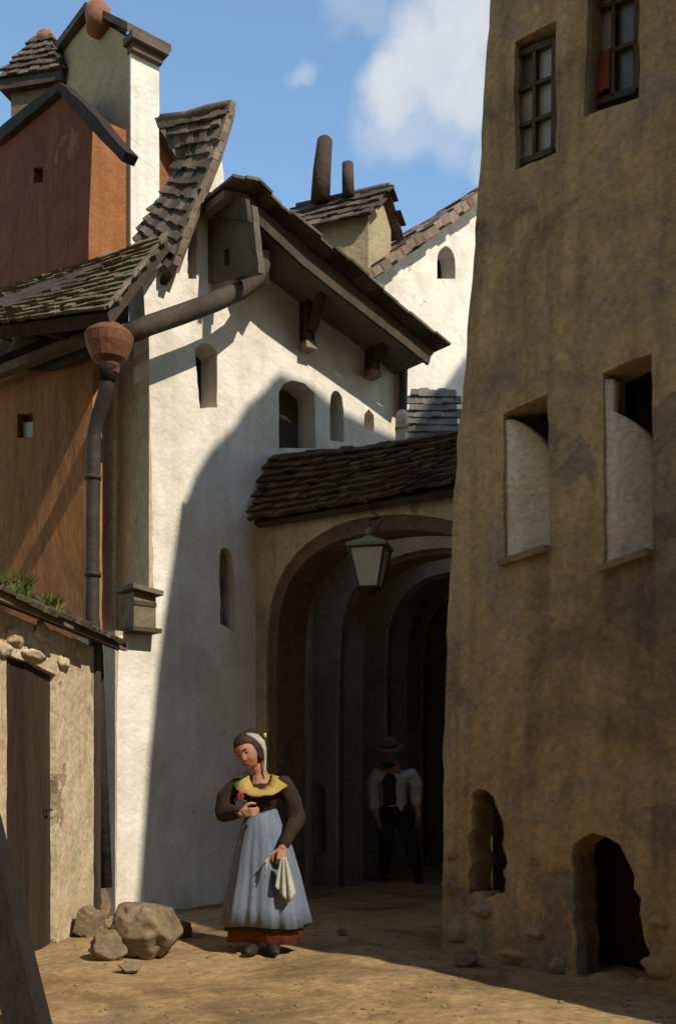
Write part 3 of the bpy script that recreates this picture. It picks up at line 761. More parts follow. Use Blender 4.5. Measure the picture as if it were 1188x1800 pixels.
# ------------------------------------------------------------------ orange house with mossy eaves, left
def orange_house():
    u = V((.80, -.60, 0)).normalized()
    W0 = at(163, 800, 9.98); W0.z = 0
    OF = Frame(W0, u)
    t = root('orange_house', 'orange ochre house under a broad mossy tiled eave with one tiny grey window', 'building', W0)
    P = OF.poly
    panel('wall', OF, rough(P([(-120, 1500), (163, 1500), (163, 560), (-120, 540)]), .2, .006), .12, orangem, t, holes=[P([(31, 770), (31, 728), (58, 726), (58, 768)])])
    wn = panel('window', OF, P([(33, 768), (33, 740), (56, 738), (56, 766)]), .02, glassm, t, off=-.06)
    panel('frame', OF, P([(24, 778), (24, 720), (64, 718), (64, 776)]), .03, timber, wn, off=-.09)
    # eave: broad tiled roof facing the street
    e1 = at(188, 545, 8.75); ue = V((.97, -.25, 0)).normalized(); e0 = e1 - ue * 2.0; r1 = at(292, 415, 9.62); r0 = r1 - ue * 2.7 - Z * .42
    mb = MB(); tiles(mb, e0, e1, r1, r0, 26, 13, .026, .5, .022, sag=.03); mb.build('tile', mossy, t)['kind'] = 'stuff'
    nrm = (e1 - e0).cross(r0 - e0).normalized(); vs = [e0, e1, r1, r0]
    mb = MB(); mb.add([v - nrm * .13 for v in vs] + [v - nrm * .02 for v in vs], [(0, 3, 2, 1), (4, 5, 6, 7), (0, 1, 5, 4), (1, 2, 6, 5), (2, 3, 7, 6), (3, 0, 4, 7)])
    mb.build('roof', timber, t)
    # verge tiles down the near end
    mb = MB()
    for i in range(13):
        c = e1 + (r1 - e1) * ((i + .5) / 13); d = (r1 - e1).normalized(); x = nrm
        mb.box(c + nrm * .02 + u * random.uniform(-.01, .02), u * .045, d * .06, (nrm + d * .3).normalized() * .014)
    mb.build('verge_tile', paletile, t)['kind'] = 'stuff'
    # gutter board and wall plate
    g1 = OF.p(160, 592, .22); mb = MB(); mb.bar(g1 - u * 2.4, g1, .10, .09); mb.build('gutter', oldwood, t)
    g2 = OF.p(165, 560, .10); mb = MB(); mb.bar(g2 - u * 2.4, g2 + u * .35, .26, .16); mb.build('wall_plate', timber, t)
    mb = MB()
    for k in range(5):
        a = OF.p(150 - 52 * k, 575, .05); b = a + OF.n * .62 - Z * .30
        mb.bar(a - Z * .12, b + Z * .10, .09, .10)
    mb.build('rafter', timber, t)
    # curved dark panel under the gutter
    ys = [(-120, 640), (0, 640), (40, 648), (80, 650), (120, 640), (160, 625), (168, 600), (-120, 600)]
    panel('curved_board', OF, OF.off(.10).poly(ys), .05, timber, t, off=.10)
    # hopper and drainpipe
    c = at(192, 612, 8.95); mb = MB()
    mb.lathe(c, [(.085, -.22), (.10, -.14), (.15, -.10), (.20, .02), (.215, .10), (.19, .135), (.12, .19), (.03, .215)], 18)
    hp = mb.build('hopper', rustcu, t)
    mb = MB(); mb.lathe(c + V((-.01, -.02, -.20)), [(.068, -.10), (.078, -.02), (.10, .03), (.05, .06)], 14); mb.build('outlet', darkm, hp, True)
    mb = MB(); pa = c + V((-.01, -.02, -.26)); pb = at(166, 770, 9.05); ez = []
    for i in range(15):
        k = i / 14; e = k * k * (3 - 2 * k); ez.append(V((pa.x + (pb.x - pa.x) * e, pa.y + (pb.y - pa.y) * e, pa.z + (pb.z - pa.z) * k)))
    mb.tube(ez + [at(164, 900, 9.05), at(163, 1080, 9.05), at(170, 1150, 9.05), at(186, 1560, 9.05)], .060, 14)
    for py in (840, 1010): q = at(164, py, 9.05); mb.tube([q - Z * .02, q + Z * .02], .072, 14)
    mb.build('drainpipe', pipem, t, True)
orange_house()

# ------------------------------------------------------------------ lean-to with door, lower left
D = V((.09, 1, 0)).normalized()
DW = Frame(V((-2.25, 6.4, 0)), D)
def lean_to():
    t = root('lean_to_shed', 'low cream lean-to shed with dark plank door and a sloping board roof sprouting weeds', 'shed', (-2.25, 6.4, 0))
    P = DW.poly
    z1 = 2.36
    out = [(-1.6, -.2), (P([(14, 1400)])[0][0], -.2), P([(12, 1148)])[0], P([(60, 1165)])[0], P([(99, 1186)])[0], (P([(101, 1500)])[0][0], -.2), (2.22, -.2), (2.22, z1), (-1.6, z1)]
    panel('wall', DW, rough(out, .14, .010), .35, cream, t)
    a0 = P([(14, 1400)])[0][0] - .06; a1 = P([(101, 1400)])[0][0] + .06
    d = MB()
    k = 5
    for i in range(k):
        x0 = a0 + (a1 - a0) * i / k; x1 = a0 + (a1 - a0) * (i + 1) / k - .008
        d.box(DW.w((x0 + x1) / 2, 1.06, -.065 + random.uniform(-.006, .006)), D * (x1 - x0) / 2, Z * 1.10, DW.n * .02)
    dr = d.build('door', doorm, t)
    mb = MB(); hz = DW.w(a1 - .2, 1.02, -.04); mb.tube([hz + D * -.03, hz + D * -.03 + DW.n * .04, hz + D * .03 + DW.n * .04, hz + D * .03], .008, 8); mb.build('handle', blackiron, dr)
    # rubble lintel
    for (px, py, sx, sz) in [(28, 1118, .17, .07), (74, 1112, .16, .09), (60, 1150, .24, .05), (112, 1165, .13, .06), (140, 1150, .10, .05), (6, 1140, .16, .05)]:
        mb = MB(); c = DW.p(px, py, .01); sd = random.random() * 40
        mb.ball((0, 0, 0), (sx, .035, sz), 18, 12, fn=lambda q: .85 + .42 * noise.noise(q * 1.6 + V((sd, 0, 0))))
        mb.v = [c + D * v.x + DW.n * v.y + Z * v.z for v in mb.v]; mb.build('lintel_stone', cream, t, True)
    # roof board: front edge seen as a falling line
    e = Frame(V((-2.12, 6.4, 0)), D)
    f0 = at(-70, 1004, 5.55); f1 = at(215, 1132, 9.0)
    f0 = V((f1.x - D.x * 3.6, f1.y - D.y * 3.6, f1.z)); 
    back = V((-1.0, .09, .52))
    mb = MB(); tiles(mb, f0 + back * .0, f1, f1 + back, f0 + back, 16, 3, .03, .35, .02)
    mb.build('tile', mossy, t)['kind'] = 'stuff'
    nrm = V((.45, 0, .9)).normalized()
    mb = MB(); vs = [f0, f1, f1 + back, f0 + back]; mb.add([v - nrm * .07 for v in vs] + [v - nrm * .01 for v in vs], [(0, 3, 2, 1), (4, 5, 6, 7), (0, 1, 5, 4), (1, 2, 6, 5), (2, 3, 7, 6), (3, 0, 4, 7)])
    mb.build('roof', timber, t)
    mb = MB(); mb.bar(f0 + V((.02, 0, -.02)), f1 + V((.02, .04, -.02)), .035, .075); mb.build('edge_board', oldwood, t)
    # wall end strip and post
    mb = MB(); mb.bar(DW.w(2.30, -.1, -.03), DW.w(2.30, 2.38, -.03), .10, .10, D); mb.build('corner_post', timber, t)
    return f0, f1, back
f0, f1, back = lean_to()

# weeds on the lean-to roof
def tuft(base, n, h, spread, name='weed_tuft'):
    mb = MB()
    for i in range(n):
        a = random.uniform(0, 6.28); r = random.uniform(0, spread); b = V(base) + V((math.cos(a) * r * .6, math.sin(a) * r * 1.2, -.01))
        lean = V((random.uniform(-.5, .5), random.uniform(-.5, .5), 1)).normalized(); hh = h * random.uniform(.35, 1)
        side = lean.cross(V((random.uniform(-1, 1), random.uniform(-1, 1), .1))).normalized() * random.uniform(.003, .009)
        p1 = b + lean * hh * .55; p2 = b + lean * hh + V((lean.x, lean.y, -.25)) * hh * .45
        mb.add([b - side * .5, b + side * .5, p1 + side, p1 - side, p2], [(0, 1, 2, 3), (3, 2, 4)])
    return mb
specs = [(.24, .12, 120, .20, .10, 'low olive weed tuft at upper end of the lean-to roof edge'), (.36, .18, 170, .26, .13, 'tallest spiky green weed clump on the lean-to roof'), (.49, .14, 150, .20, .12, 'yellow green mossy weed clump nearest the drainpipe on lean-to roof')]
for (u, v, n, h, sp, lab) in specs:
    uu = {.24: .36, .36: .50, .49: .63}[u]
    b = f0 + (f1 - f0) * uu + back * v
    o = tuft(b, n, h, sp).build('weed_tuft', weedm, None, False, loc=b)
    tag(o, lab, 'weeds', 'weeds on the lean-to roof')

# box on the ledge of the white house
def ledge_box():
    c = WW.p(245, 1075, .02); t = root('wooden_box', 'weathered wooden box with slanted lid on the ledge at the white wall corner', 'box', c)
    x = WW.u; y = WW.n
    mb = MB(); mb.box(c - y * .02 + Z * .0, x * .115, y * .13, Z * .16); mb.build('body', oldwood, t)
    mb = MB(); mb.box(c + y * .00 + Z * .185, (x - Z * .12) * .16, y * .18, Z * .022); mb.build('lid', oldwood, t)
    mb = MB(); mb.box(c + y * .0 - Z * .185, x * .15, y * .16, Z * .02); mb.build('base_board', timber, t)
    mb = MB(); mb.box(c + y * .112 + Z * .06, x * .118, y * .008, Z * .02); mb.build('batten', timber, t)
ledge_box()

# leaning timber at the near left edge
mb = MB(); mb.bar(at(58, 1830, 5.0), at(-62, 1330, 5.45), .16, .20, V((0, 1, 0))); o = mb.build('leaning_timber', M('tarred_timber', [(.010, .007, .006), (.022, .015, .011)], 3, .9, .5, 16, stretch=.3), None, False, loc=at(58, 1830, 5.0)); tag(o, 'heavy dark timber leaning in from the near edge before the shed', 'timber')

# ------------------------------------------------------------------ stones
def rock(px, py, sx, sy, sz, lab, rough_=.35, bury=.25, group=None, seed=None, name='stone'):
    Y = EYE * F / (py - HY); b = at(px, py, Y); b.z = 0; mb = MB(); sd = seed if seed is not None else random.random() * 90
    rr = random.Random(int(sd * 100)); planes = [(V((rr.gauss(0, 1), rr.gauss(0, 1), rr.gauss(0, .8))).normalized(), rr.uniform(.66, .95)) for _ in range(11)]
    def fn(q):
        k = 1.0 + rough_ * noise.noise(q * 1.3 + V((sd, sd, 0))) + .16 * noise.noise(q * 3.6 + V((0, sd, 0))) + .05 * noise.noise(q * 9)
        for pn, pd in planes:
            e = q.dot(pn)
            if e > .2: k = min(k, pd / e)
        return k + .03 * noise.noise(q * 6 + V((sd, 0, 0))) + .02 * noise.noise(q * 17)
    c = b + Z * (sz * (1 - bury)) + V((0, sy * .6, 0))
    mb.ball(c, (sx, sy, sz), 64, 40, fn=fn)
    o = mb.build(name, rockm, None, True, loc=b); tag(o, lab, 'stone' if name == 'stone' else name, group); return o
rock(252, 1686, .275, .26, .235, 'largest rounded grey boulder at the foot of the white wall', .30, .18, seed=3.3, name='boulder')
rock(186, 1690, .13, .14, .13, 'dark stone wedged against the near side of the big boulder', .4, .3, 'stones by the wall foot')
rock(150, 1650, .13, .13, .15, 'rough stone block under the cream shed pier', .35, .3, 'stones by the wall foot')
rock(168, 1612, .15, .12, .17, 'flat topped stone behind the boulder at the shed corner', .35, .3, 'stones by the wall foot')
rock(305, 1652, .13, .14, .10, 'low dark stone just behind the big boulder', .35, .3, 'stones by the wall foot')
rock(228, 1708, .085, .07, .04, 'small pebble like stone just in front of the big boulder', .3, .4, 'stones by the wall foot')
rock(820, 1700, .11, .10, .08, 'small stone at the corner foot of the tower', .35, .35, 'stones by the tower foot')
rock(600, 1640, .05, .05, .02, 'tiny stone on the shaded ground beside the woman', .35, .4)

mb = MB(); rg = random.Random(5)
for i in range(420):
    py = 1625 + 260 * rg.random() ** .8; Y = EYE * F / (py - HY); px = rg.uniform(-20, 1210)
    b = at(px, py, Y); 
    if (b - A).dot(TF.n) < .05 or (b - DW.O).dot(DW.n) < .03 or (b - WW.O).dot(WW.n) < .04: continue
    r = rg.uniform(.004, .015) * (1 if rg.random() < .92 else 1.6); b.z = noise.fractal(V((b.x * .8, b.y * .8, 0)), 1.0, 2.0, 5) * .035 + noise.noise(V((b.x * 3.1, b.y * 3.1, 2))) * .014 - .01
    sd = i * 1.7
    mb.ball(b + Z * r * .15, (r * rg.uniform(.8, 1.5), r * rg.uniform(.8, 1.5), r * .6), 8, 5, fn=lambda q: .85 + .4 * noise.noise(q * 1.5 + V((sd, 0, 0))))
o = mb.build('gravel', gravelm, None, True); o['kind'] = 'stuff'; tag(o, 'small pebbles strewn over the ochre dirt of the alley', 'gravel')

# ------------------------------------------------------------------ lantern under the gateway arch
def lantern():
    c = GF.p(650, 1030, .50); Yl = c.y
    k = Yl / F
    t = root('hanging_lantern', 'four sided iron lantern with green copper cap hanging before the gateway arch', 'lantern', c)
    zb = at(650, 1034, Yl).z; zt = at(650, 966, Yl).z; wt = 40 * k * 1.0; wb = 22 * k
    a0 = math.radians(32)
    def cor(w, z): return [c * 1 + V((math.cos(a0 + i * math.pi / 2) * w * 1.1, math.sin(a0 + i * math.pi / 2) * w * 1.1, z - c.z)) for i in range(4)]
    B = cor(wb, zb); T = cor(wt, zt)
    mb = MB()
    for i in range(4):
        mb.bar(B[i], T[i], .016, .016); mb.bar(B[i], B[(i + 1) % 4], .016, .016); mb.bar(T[i], T[(i + 1) % 4], .018, .018)
    mb.build('frame', blackiron, t)
    gl = bpy.data.materials.new('lantern_glass'); gl.use_nodes = True; bb = gl.node_tree.nodes['Principled BSDF']
    bb.inputs['Base Color'].default_value = (.62, .62, .53, 1); bb.inputs['Roughness'].default_value = .15; bb.inputs['Transmission Weight'].default_value = .45; bb.inputs['IOR'].default_value = 1.3
    for i in range(4):
        q = [B[i], B[(i + 1) % 4], T[(i + 1) % 4], T[i]]; m = sum(q, V((0, 0, 0))) / 4; inn = (c - m); inn.z = 0; inn.normalize()
        q = [x + (m - x) * .03 for x in q]
        obj('pane', q + [x + inn * .004 for x in q], [(0, 1, 2, 3), (7, 6, 5, 4), (0, 4, 5, 1), (1, 5, 6, 2), (2, 6, 7, 3), (3, 7, 4, 0)], gl, t)
    mb = MB(); E = cor(wt * 1.15, zt + .005); E2_ = cor(wt * 1.15, zt + .03); R = cor(wt * .35, zt + .09); R2 = cor(wt * .2, zt + .11)
    mb.add(E + E2_ + R + R2, [(3, 2, 1, 0)] + [(i + o, (i + 1) % 4 + o, (i + 1) % 4 + o + 4, i + o + 4) for o in (0, 4, 8) for i in range(4)] + [(12, 13, 14, 15)])
    mb.build('cap', copperg, t)
    cc = V((c.x, c.y, zt + .11)); mb = MB(); mb.lathe(cc, [(.02, -.01), (.018, .01), (.034, .03), (.034, .05), (.014, .065), (.006, .08)], 10); mb.build('finial', copperg, t, True)
    mb = MB(); mb.lathe(V((c.x, c.y, zb - .05)), [(.02, 0), (.05, .012), (.075, .04), (wb * .9, .052)], 10); mb.build('base_cup', blackiron, t, True)
    mb = MB(); mb.lathe(V((c.x, c.y, zb)), [(.022, 0), (.022, .12), (.018, .13), (.004, .135)], 10); mb.build('candle', cream, t, True)
    # iron arm from the crown of the arch
    mb = MB(); w = GF.p(664, 893, -.05); top = V((c.x, c.y, cc.z + .07))
    mb.tube([w, w + GF.n * .15, top + Z * .10 - GF.n * .10, top + Z * .06, top], .011, 8); mb.tube([w - Z * .0, w + GF.n * .02 - Z * .2, top + Z * .09 - GF.n * .14], .008, 8)
    mb.build('bracket_arm', blackiron, t, True)
lantern()

# ------------------------------------------------------------------ people
def remeshed(mb, voxel, smooth=3, name='tmp'):
    me = bpy.data.meshes.new(name); me.from_pydata([tuple(v) for v in mb.v], [], mb.f); me.update()
    o = bpy.data.objects.new(name, me); COL.objects.link(o)
    r = o.modifiers.new('r', 'REMESH'); r.mode = 'VOXEL'; r.voxel_size = voxel; r.use_smooth_shade = True
    if smooth: s = o.modifiers.new('s', 'SMOOTH'); s.iterations = smooth; s.factor = .5
    dg = bpy.context.evaluated_depsgraph_get(); dg.update()
    ev = o.evaluated_get(dg); m2 = ev.to_mesh()
    vs = [V(v.co) for v in m2.vertices]; fs = [tuple(p.vertices) for p in m2.polygons]
    ev.to_mesh_clear(); bpy.data.objects.remove(o); bpy.data.meshes.remove(me)
    return vs, fs
def capsule(mb, p, q, r0, r1, n=12):
    p = V(p); q = V(q); d = q - p; L = d.length
    if L < 1e-5: mb.ball(p, r0, n, 8); return
    d.normalize(); x = d.orthogonal().normalized(); y = d.cross(x); prof = []
    for k in range(5): a = math.pi / 2 * (1 - k / 4); prof.append((-r0 * math.sin(a), r0 * math.cos(a)))
    for k in range(5): a = math.pi / 2 * k / 4; prof.append((L + r1 * math.sin(a), r1 * math.cos(a)))
    vs = []
    for z, r in prof:
        for i in range(n):
            a = 2 * math.pi * i / n; vs.append(p + d * z + (x * math.cos(a) + y * math.sin(a)) * max(r, 1e-4))
    fs = []
    for j in range(len(prof) - 1):
        for i in range(n):
            a = j * n + i; b = j * n + (i + 1) % n; fs.append((a, b, b + n, a + n))
    fs += [tuple(range(n))[::-1], tuple(range((len(prof) - 1) * n, len(prof) * n))]
    mb.add(vs, fs)
def chain(mb, pts, radii):
    for i in range(len(pts) - 1): capsule(mb, pts[i], pts[i + 1], radii[i], radii[i + 1])
def hand(mb, w, fwd, up, side, curl, s=1.0, thumb=1):
    """palm and five fingers; w wrist, fwd towards fingers, up = back of hand, side = towards the thumb"""
    w = V(w); fwd = V(fwd).normalized(); side = (V(side) - fwd * V(side).dot(fwd)).normalized(); up = side.cross(fwd) if side.cross(fwd).dot(V(up)) > 0 else fwd.cross(side)
    for k in (-1.2, -.4, .4, 1.2):
        capsule(mb, w + side * k * .010 * s, w + fwd * .085 * s + side * k * .019 * s, .017 * s, .014 * s)
    ln = {1.2: .070, .4: .080, -.4: .075, -1.2: .058}
    for k, L in ln.items():
        p = w + fwd * .088 * s + side * k * .019 * s; d = V(fwd); a = curl
        for j, (fr, r) in enumerate(((.45, .0098), (.32, .0088), (.26, .0078))):
            d = (d * math.cos(a) - up * math.sin(a)).normalized() if j >= 0 else d
            nu = -fwd if False else None
            q = p + d * L * fr * s
            capsule(mb, p, q, r * s, r * .93 * s, 8)
            # next bend turns in the finger's own plane
            up2 = (up * math.cos(a) + fwd * math.sin(a)); p = q
            up_, f_ = up, d
            d = d; a = curl * (.9 if j == 0 else .8)
            dn = (d * math.cos(a) - (up - d * up.dot(d)).normalized() * math.sin(a)).normalized() if (up - d * up.dot(d)).length > .05 else d
            d = dn; a = 0
    p = w + fwd * .022 * s + side * .024 * s; q = p + (fwd * .55 + side * .65 - up * .25).normalized() * .045 * s
    r = q + (fwd * .85 + side * .1 - up * .4).normalized() * .035 * s; u = r + (fwd * .8 - side * .25 - up * .4).normalized() * .026 * s
    chain(mb, [p, q, r, u], [.015 * s, .0125 * s, .011 * s, .009 * s])
def head_fn(q):
    """q unit dir in head space: face towards -y, up z"""
    k = 1.0
    g = lambda x, y, z, w: math.exp(-((q - V((x, y, z)).normalized()).length_squared) / (w * w))
    k += .17 * g(0, -1, -.16, .13) + .06 * g(0, -1, .02, .10)          # nose
    k -= .075 * g(.36, -.9, .10, .20) + .075 * g(-.36, -.9, .10, .20)  # eye sockets
    k += .035 * g(.35, -.9, .30, .2) + .035 * g(-.35, -.9, .30, .2)    # brows
    k += .045 * g(.5, -.75, -.25, .25) + .045 * g(-.5, -.75, -.25, .25)
    k += .055 * g(0, -.9, -.47, .14)                                   # lips
    k += .07 * g(0, -.75, -.80, .22)                                   # chin
    k -= .10 * g(.75, -.3, -.75, .35) + .10 * g(-.75, -.3, -.75, .35)  # jaw narrows
    return k
skin = M('skin_warm', [(.33, .15, .085), (.38, .18, .105)], 8, .6, .05, 30, fine=.05)
skin2 = M('skin_tanned', [(.44, .23, .13), (.50, .27, .16)], 8, .6, .05, 30, fine=.05)
hairm = M('dark_brown_hair', [(.022, .013, .009), (.04, .024, .015)], 30, .6, .3, 60)
bodm = M('brown_bodice_wool', [(.018, .010, .006), (.034, .019, .011)], 6, .95, .15, 60)
apronm = M('blue_grey_apron', [(.095, .112, .148), (.165, .185, .225)], 5, .92, .10, 60, fine=.15, stretch=.3)
skirtm = M('brown_skirt', [(.03, .017, .012), (.05, .028, .02)], 4, .95, .12, 50)
pettim = M('red_petticoat', [(.11, .026, .012), (.16, .042, .018)], 5, .95, .12, 50)
yellowm = M('yellow_kerchief', [(.29, .20, .040), (.39, .28, .07)], 8, .9, .3, 50)
capm = M('white_cap_linen', [(.34, .31, .26), (.44, .41, .35)], 8, .9, .1, 60)
linen = M('white_linen', [(.33, .31, .25), (.42, .40, .32)], 8, .9, .12, 60)
shoem = M('dark_leather', [(.02, .014, .010), (.035, .025, .018)], 8, .6, .2, 40)
eyem = M('eye_dark', [(.02, .012, .008), (.025, .015, .01)], 8, .3, 0, 30, fine=0)
lipm = M('lip_red', [(.34, .10, .07), (.38, .12, .08)], 8, .5, 0, 30, fine=0)
shirtm = M('grey_white_shirt', [(.58, .57, .50), (.68, .67, .60)], 6, .92, .35, 40)
vestm = M('dark_waistcoat', [(.045, .028, .018), (.065, .042, .028)], 6, .95, .3, 40)
trousm = M('blue_black_trousers', [(.016, .019, .022), (.028, .031, .034)], 6, .95, .3, 40)
strawm = M('straw_hat', [(.20, .15, .07), (.27, .21, .10)], 30, .9, .5, 60)

def folds_cloth(ctr, prof, n, amp, kf, rng=None, thick=.0, ph=0.0, sy=.8):
    """skirt-like sheet: prof = (half width, z, x shift, y shift)"""
    vs = []; fs = []; m = n if rng is None else n + 1
    for j, (r, z, sx, sh) in enumerate(prof):
        tt = j / (len(prof) - 1)
        for i in range(m):
            a = 2 * math.pi * i / n if rng is None else rng[0] + (rng[1] - rng[0]) * i / n
            f = 1 + amp * tt ** .6 * (math.sin(a * kf + ph + 1.5 * tt) + .5 * math.sin(a * (kf * 1.7) + 2 + ph) + .35 * math.sin(a * kf * 2.9 + 1))
            zz = z + (.012 * math.sin(a * 3 + 1) if j == len(prof) - 1 else 0)
            vs.append(V(ctr) + V((math.cos(a) * r * f + sx, math.sin(a) * r * sy * f + sh, zz)))
    k = len(prof)
    for j in range(k - 1):
        for i in range(n if rng is None else n):
            a = j * m + i; b = j * m + (i + 1) % m; fs.append((a, a + m, b + m, b))
    return vs, fs
def thicken(vs, fs, d=.008):
    """double a cloth sheet along its vertex normals"""
    bm = bmesh.new(); bv = [bm.verts.new(v) for v in vs]
    for f in fs:
        try: bm.faces.new([bv[i] for i in f])
        except ValueError: pass
    bm.normal_update(); n = len(bm.verts); bm.verts.index_update()
    v0 = [V(v.co) for v in bm.verts]; v1 = [v.co - v.normal * d for v in bm.verts]
    f0_ = [tuple(v.index for v in f.verts) for f in bm.faces]; f1_ = [tuple(i + n for i in reversed(f)) for f in f0_]; f2_ = []
    for e in bm.edges:
        if len(e.link_faces) == 1:
            l = e.link_loops[0]; a_ = l.vert.index; b_ = l.link_loop_next.vert.index; f2_.append((b_, a_, a_ + n, b_ + n))
    bm.free(); return v0 + v1, f0_ + f1_ + f2_

def woman():
    O = at(466, 1672, 7.45); O.z = 0
    k = 7.45 / F
    def L(px, py, y=0.0): q = at(px, py, 7.45); return V((q.x, 7.45 + y, q.z))
    t = root('person', 'woman in blue grey apron, dark bodice and yellow kerchief standing with head tilted', 'person', O)
    # head: tilted to the viewer's left and bowed
    hc = L(438, 1321, -.05)
    R = Matrix.Rotation(math.radians(24), 3, 'Y') @ Matrix.Rotation(math.radians(-26), 3, 'Z') @ Matrix.Rotation(math.radians(16), 3, 'X')
    R = Matrix.Rotation(math.radians(-20), 3, 'Y') @ Matrix.Rotation(math.radians(-26), 3, 'Z') @ Matrix.Rotation(math.radians(14), 3, 'X')
    hd = (.083, .101, .123)
    def HD(x, y, z): return hc + R @ (V((x, y, z)) * 1.062)
    body = MB()
    body.ball(hc, hd, 48, 40, rot=R, fn=head_fn)
    for s in (-1, 1): body.ball(HD(s * .080, .012, -.008), (.012, .020, .030), 10, 8, rot=R)
    neck = L(458, 1372, .02); chest = L(458, 1398, .02); waist = L(458, 1432, .03); pel = L(464, 1470, .04)
    chain(body, [HD(0, .02, -.06), L(455, 1360, .01), neck], [.052, .050, .058])
    shl = L(417, 1382, .02); shr = L(500, 1378, .02); ell = L(396, 1428, -.02); elr = L(522, 1440, .0); wl = L(428, 1428, -.20); wr = L(499, 1486, -.17)
    chain(body, [neck, chest, waist, pel], [.075, .105, .095, .125]); chain(body, [shl, chest, shr], [.05, .09, .05])
    chain(body, [shl, ell, wl], [.046, .038, .026]); chain(body, [shr, elr, wr], [.046, .038, .026])
    for s, fx in ((-1, 446), (1, 484)):
        f = L(fx, 1662, -.02); chain(body, [pel + V((s * .08, 0, -.05)), L(fx, 1560, -.02), f], [.085, .06, .04])
    hand(body, wl, V((.9, -.25, .10)), V((0, -.4, 1)), V((.15, -.2, 1)), .75, 1.0)
    hand(body, wr, V((-.12, -.25, -1)), V((-.1, -1, .1)), V((-1, -.2, .0)), .75, 1.0)
    vs, fs = remeshed(body, .0048, 2); obj('body', vs, fs, skin, t, True)
    # features
    for s in (-1, 1):
        mb = MB(); mb.ball(HD(s * .029, -.082, .013), (.0135, .006, .0062), 12, 8, rot=R); mb.build('eye', eyem, t, True)
        mb = MB(); mb.tube([HD(s * .014, -.094, .033), HD(s * .030, -.092, .040), HD(s * .046, -.080, .034)], [.0035, .004, .002], 8); mb.build('eyebrow', hairm, t, True)
    mb = MB(); mb.ball(HD(0, -.0955, -.054), (.019, .006, .0072), 12, 8, rot=R); mb.build('mouth', lipm, t, True)
    # hair: full cap with centre part, low over the ears
    h = MB()
    def hf(q):
        face = max(0, min(1, (-q.y - .30) * 2.4)) * max(0, min(1, (.60 - q.z) * 3.0))
        strand = .018 * math.sin(math.atan2(q.x, q.z) * 34 + q.y * 6)
        part = -.03 * math.exp(-(q.x / .05) ** 2) if q.z > .5 else 0
        return 1.13 - .40 * face + strand + part
    h.ball(HD(0, .012, .012), (.090, .104, .116), 72, 40, rot=R, fn=hf)
    h.ball(HD(.062, .010, -.035), (.030, .046, .062), 16, 12, rot=R); h.ball(HD(-.062, .010, -.035), (.030, .046, .062), 16, 12, rot=R)
    vs, fs = h.v, h.f; obj('hair', vs, fs, hairm, t, True)
    # white cap at the back of the head with hanging lappet
    c = MB()
    c.ball(HD(.035, .062, .040), (.078, .075, .098), 30, 20, rot=R, fn=lambda q: 1 + .03 * math.sin(q.z * 16))
    cp = c.build('cap', bodm, t, True)
    c = MB()
    c.tube([HD(.055, -.01, .118), HD(.088, .005, .075), HD(.106, .015, .02), HD(.104, .018, -.03), HD(.092, .010, -.075), L(466, 1352, -.05), L(470, 1362, -.07)], [.011, .016, .019, .017, .011, .010, .006], 10)
    c.tube([HD(.070, .0, .112), HD(.104, .02, .075), HD(.118, .03, .02), HD(.108, .03, -.04)], [.008, .012, .014, .01], 8)
    c.build('lappet', capm, cp, True)
    c = MB(); c.ball(L(466, 1293, -.02), (.013, .008, .020), 10, 8); c.build('hairpin', M('gold_pin', [(.5, .36, .12), (.55, .40, .16)], 8, .4, 0, 20, metal=.3), cp, True)
    # bodice and sleeves
    b = MB(); chain(b, [neck + V((0, .01, -.055)), chest + V((0, -.01, -.02)), waist], [.085, .128, .098]); b.ball(chest + V((-.055, -.075, -.02)), .062); b.ball(chest + V((.055, -.075, -.02)), .062)
    chain(b, [shl, chest, shr], [.062, .10, .062])
    chain(b, [shl, L(398, 1402, .01), ell, ell * .45 + wl * .55, wl * .86 + ell * .14], [.064, .072, .073, .055, .043])
    chain(b, [shr, L(514, 1410, .01), elr, elr * .5 + wr * .5, wr * .88 + elr * .12], [.064, .070, .066, .051, .042])
    vs, fs = remeshed(b, .008, 3)
    vs = [v + V((noise.noise(v * 14), noise.noise(v * 14 + V((5, 0, 0))), noise.noise(v * 11 + V((0, 7, 0))))) * .007 for v in vs]
    obj('bodice', vs, fs, bodm, t, True)
    # kerchief: folded triangle over the shoulders, its two fronts meeting in a V
    vs = []; fs = []; n = 26
    for i in range(n + 1):
        u = i / n; a = math.radians(-268 + 356 * u)          # starts and ends at the breastbone
        fr = max(0, -math.sin(a))                                # 1 in front, 0 at the sides and back
        w = min(1, min(u, 1 - u) * 5)
        base = L(459, 1368, .012)
        ri = .074 + .012 * fr; ro = ri + .028 + .075 * w
        dz = -.105 * fr ** 1.5
        for k, q in enumerate((0, .5, 1)):
            r = ri + (ro - ri) * q
            vs.append(base + V((math.cos(a) * r * 1.12, math.sin(a) * r * .98 - .035 * fr, .028 - .062 * q ** 1.3 + dz * (1 - .15 * q) + .006 * math.sin(i * 2.2 + k * 1.3))))
    for i in range(n):
        k0 = i * 3; fs += [(k0, k0 + 1, k0 + 4, k0 + 3), (k0 + 1, k0 + 2, k0 + 5, k0 + 4)]
    vs, fs = thicken(vs, fs, .010); obj('kerchief', vs, fs, yellowm, t, True)
    # skirt, petticoat, apron
    base = V((O.x, O.y + .03, 0))
    zz = lambda py: at(466, py, 7.45).z
    sk = [(.100, zz(1428), -.03, 0), (.135, zz(1450), -.025, 0), (.190, zz(1490), -.012, .0), (.235, zz(1540), 0, .0), (.275, zz(1590), .0, 0), (.298, zz(1632), 0, 0)]
    vs, fs = folds_cloth(base, sk, 96, .034, 9); vs, fs = thicken(vs, fs, .008); obj('skirt', vs, fs, skirtm, t, True)
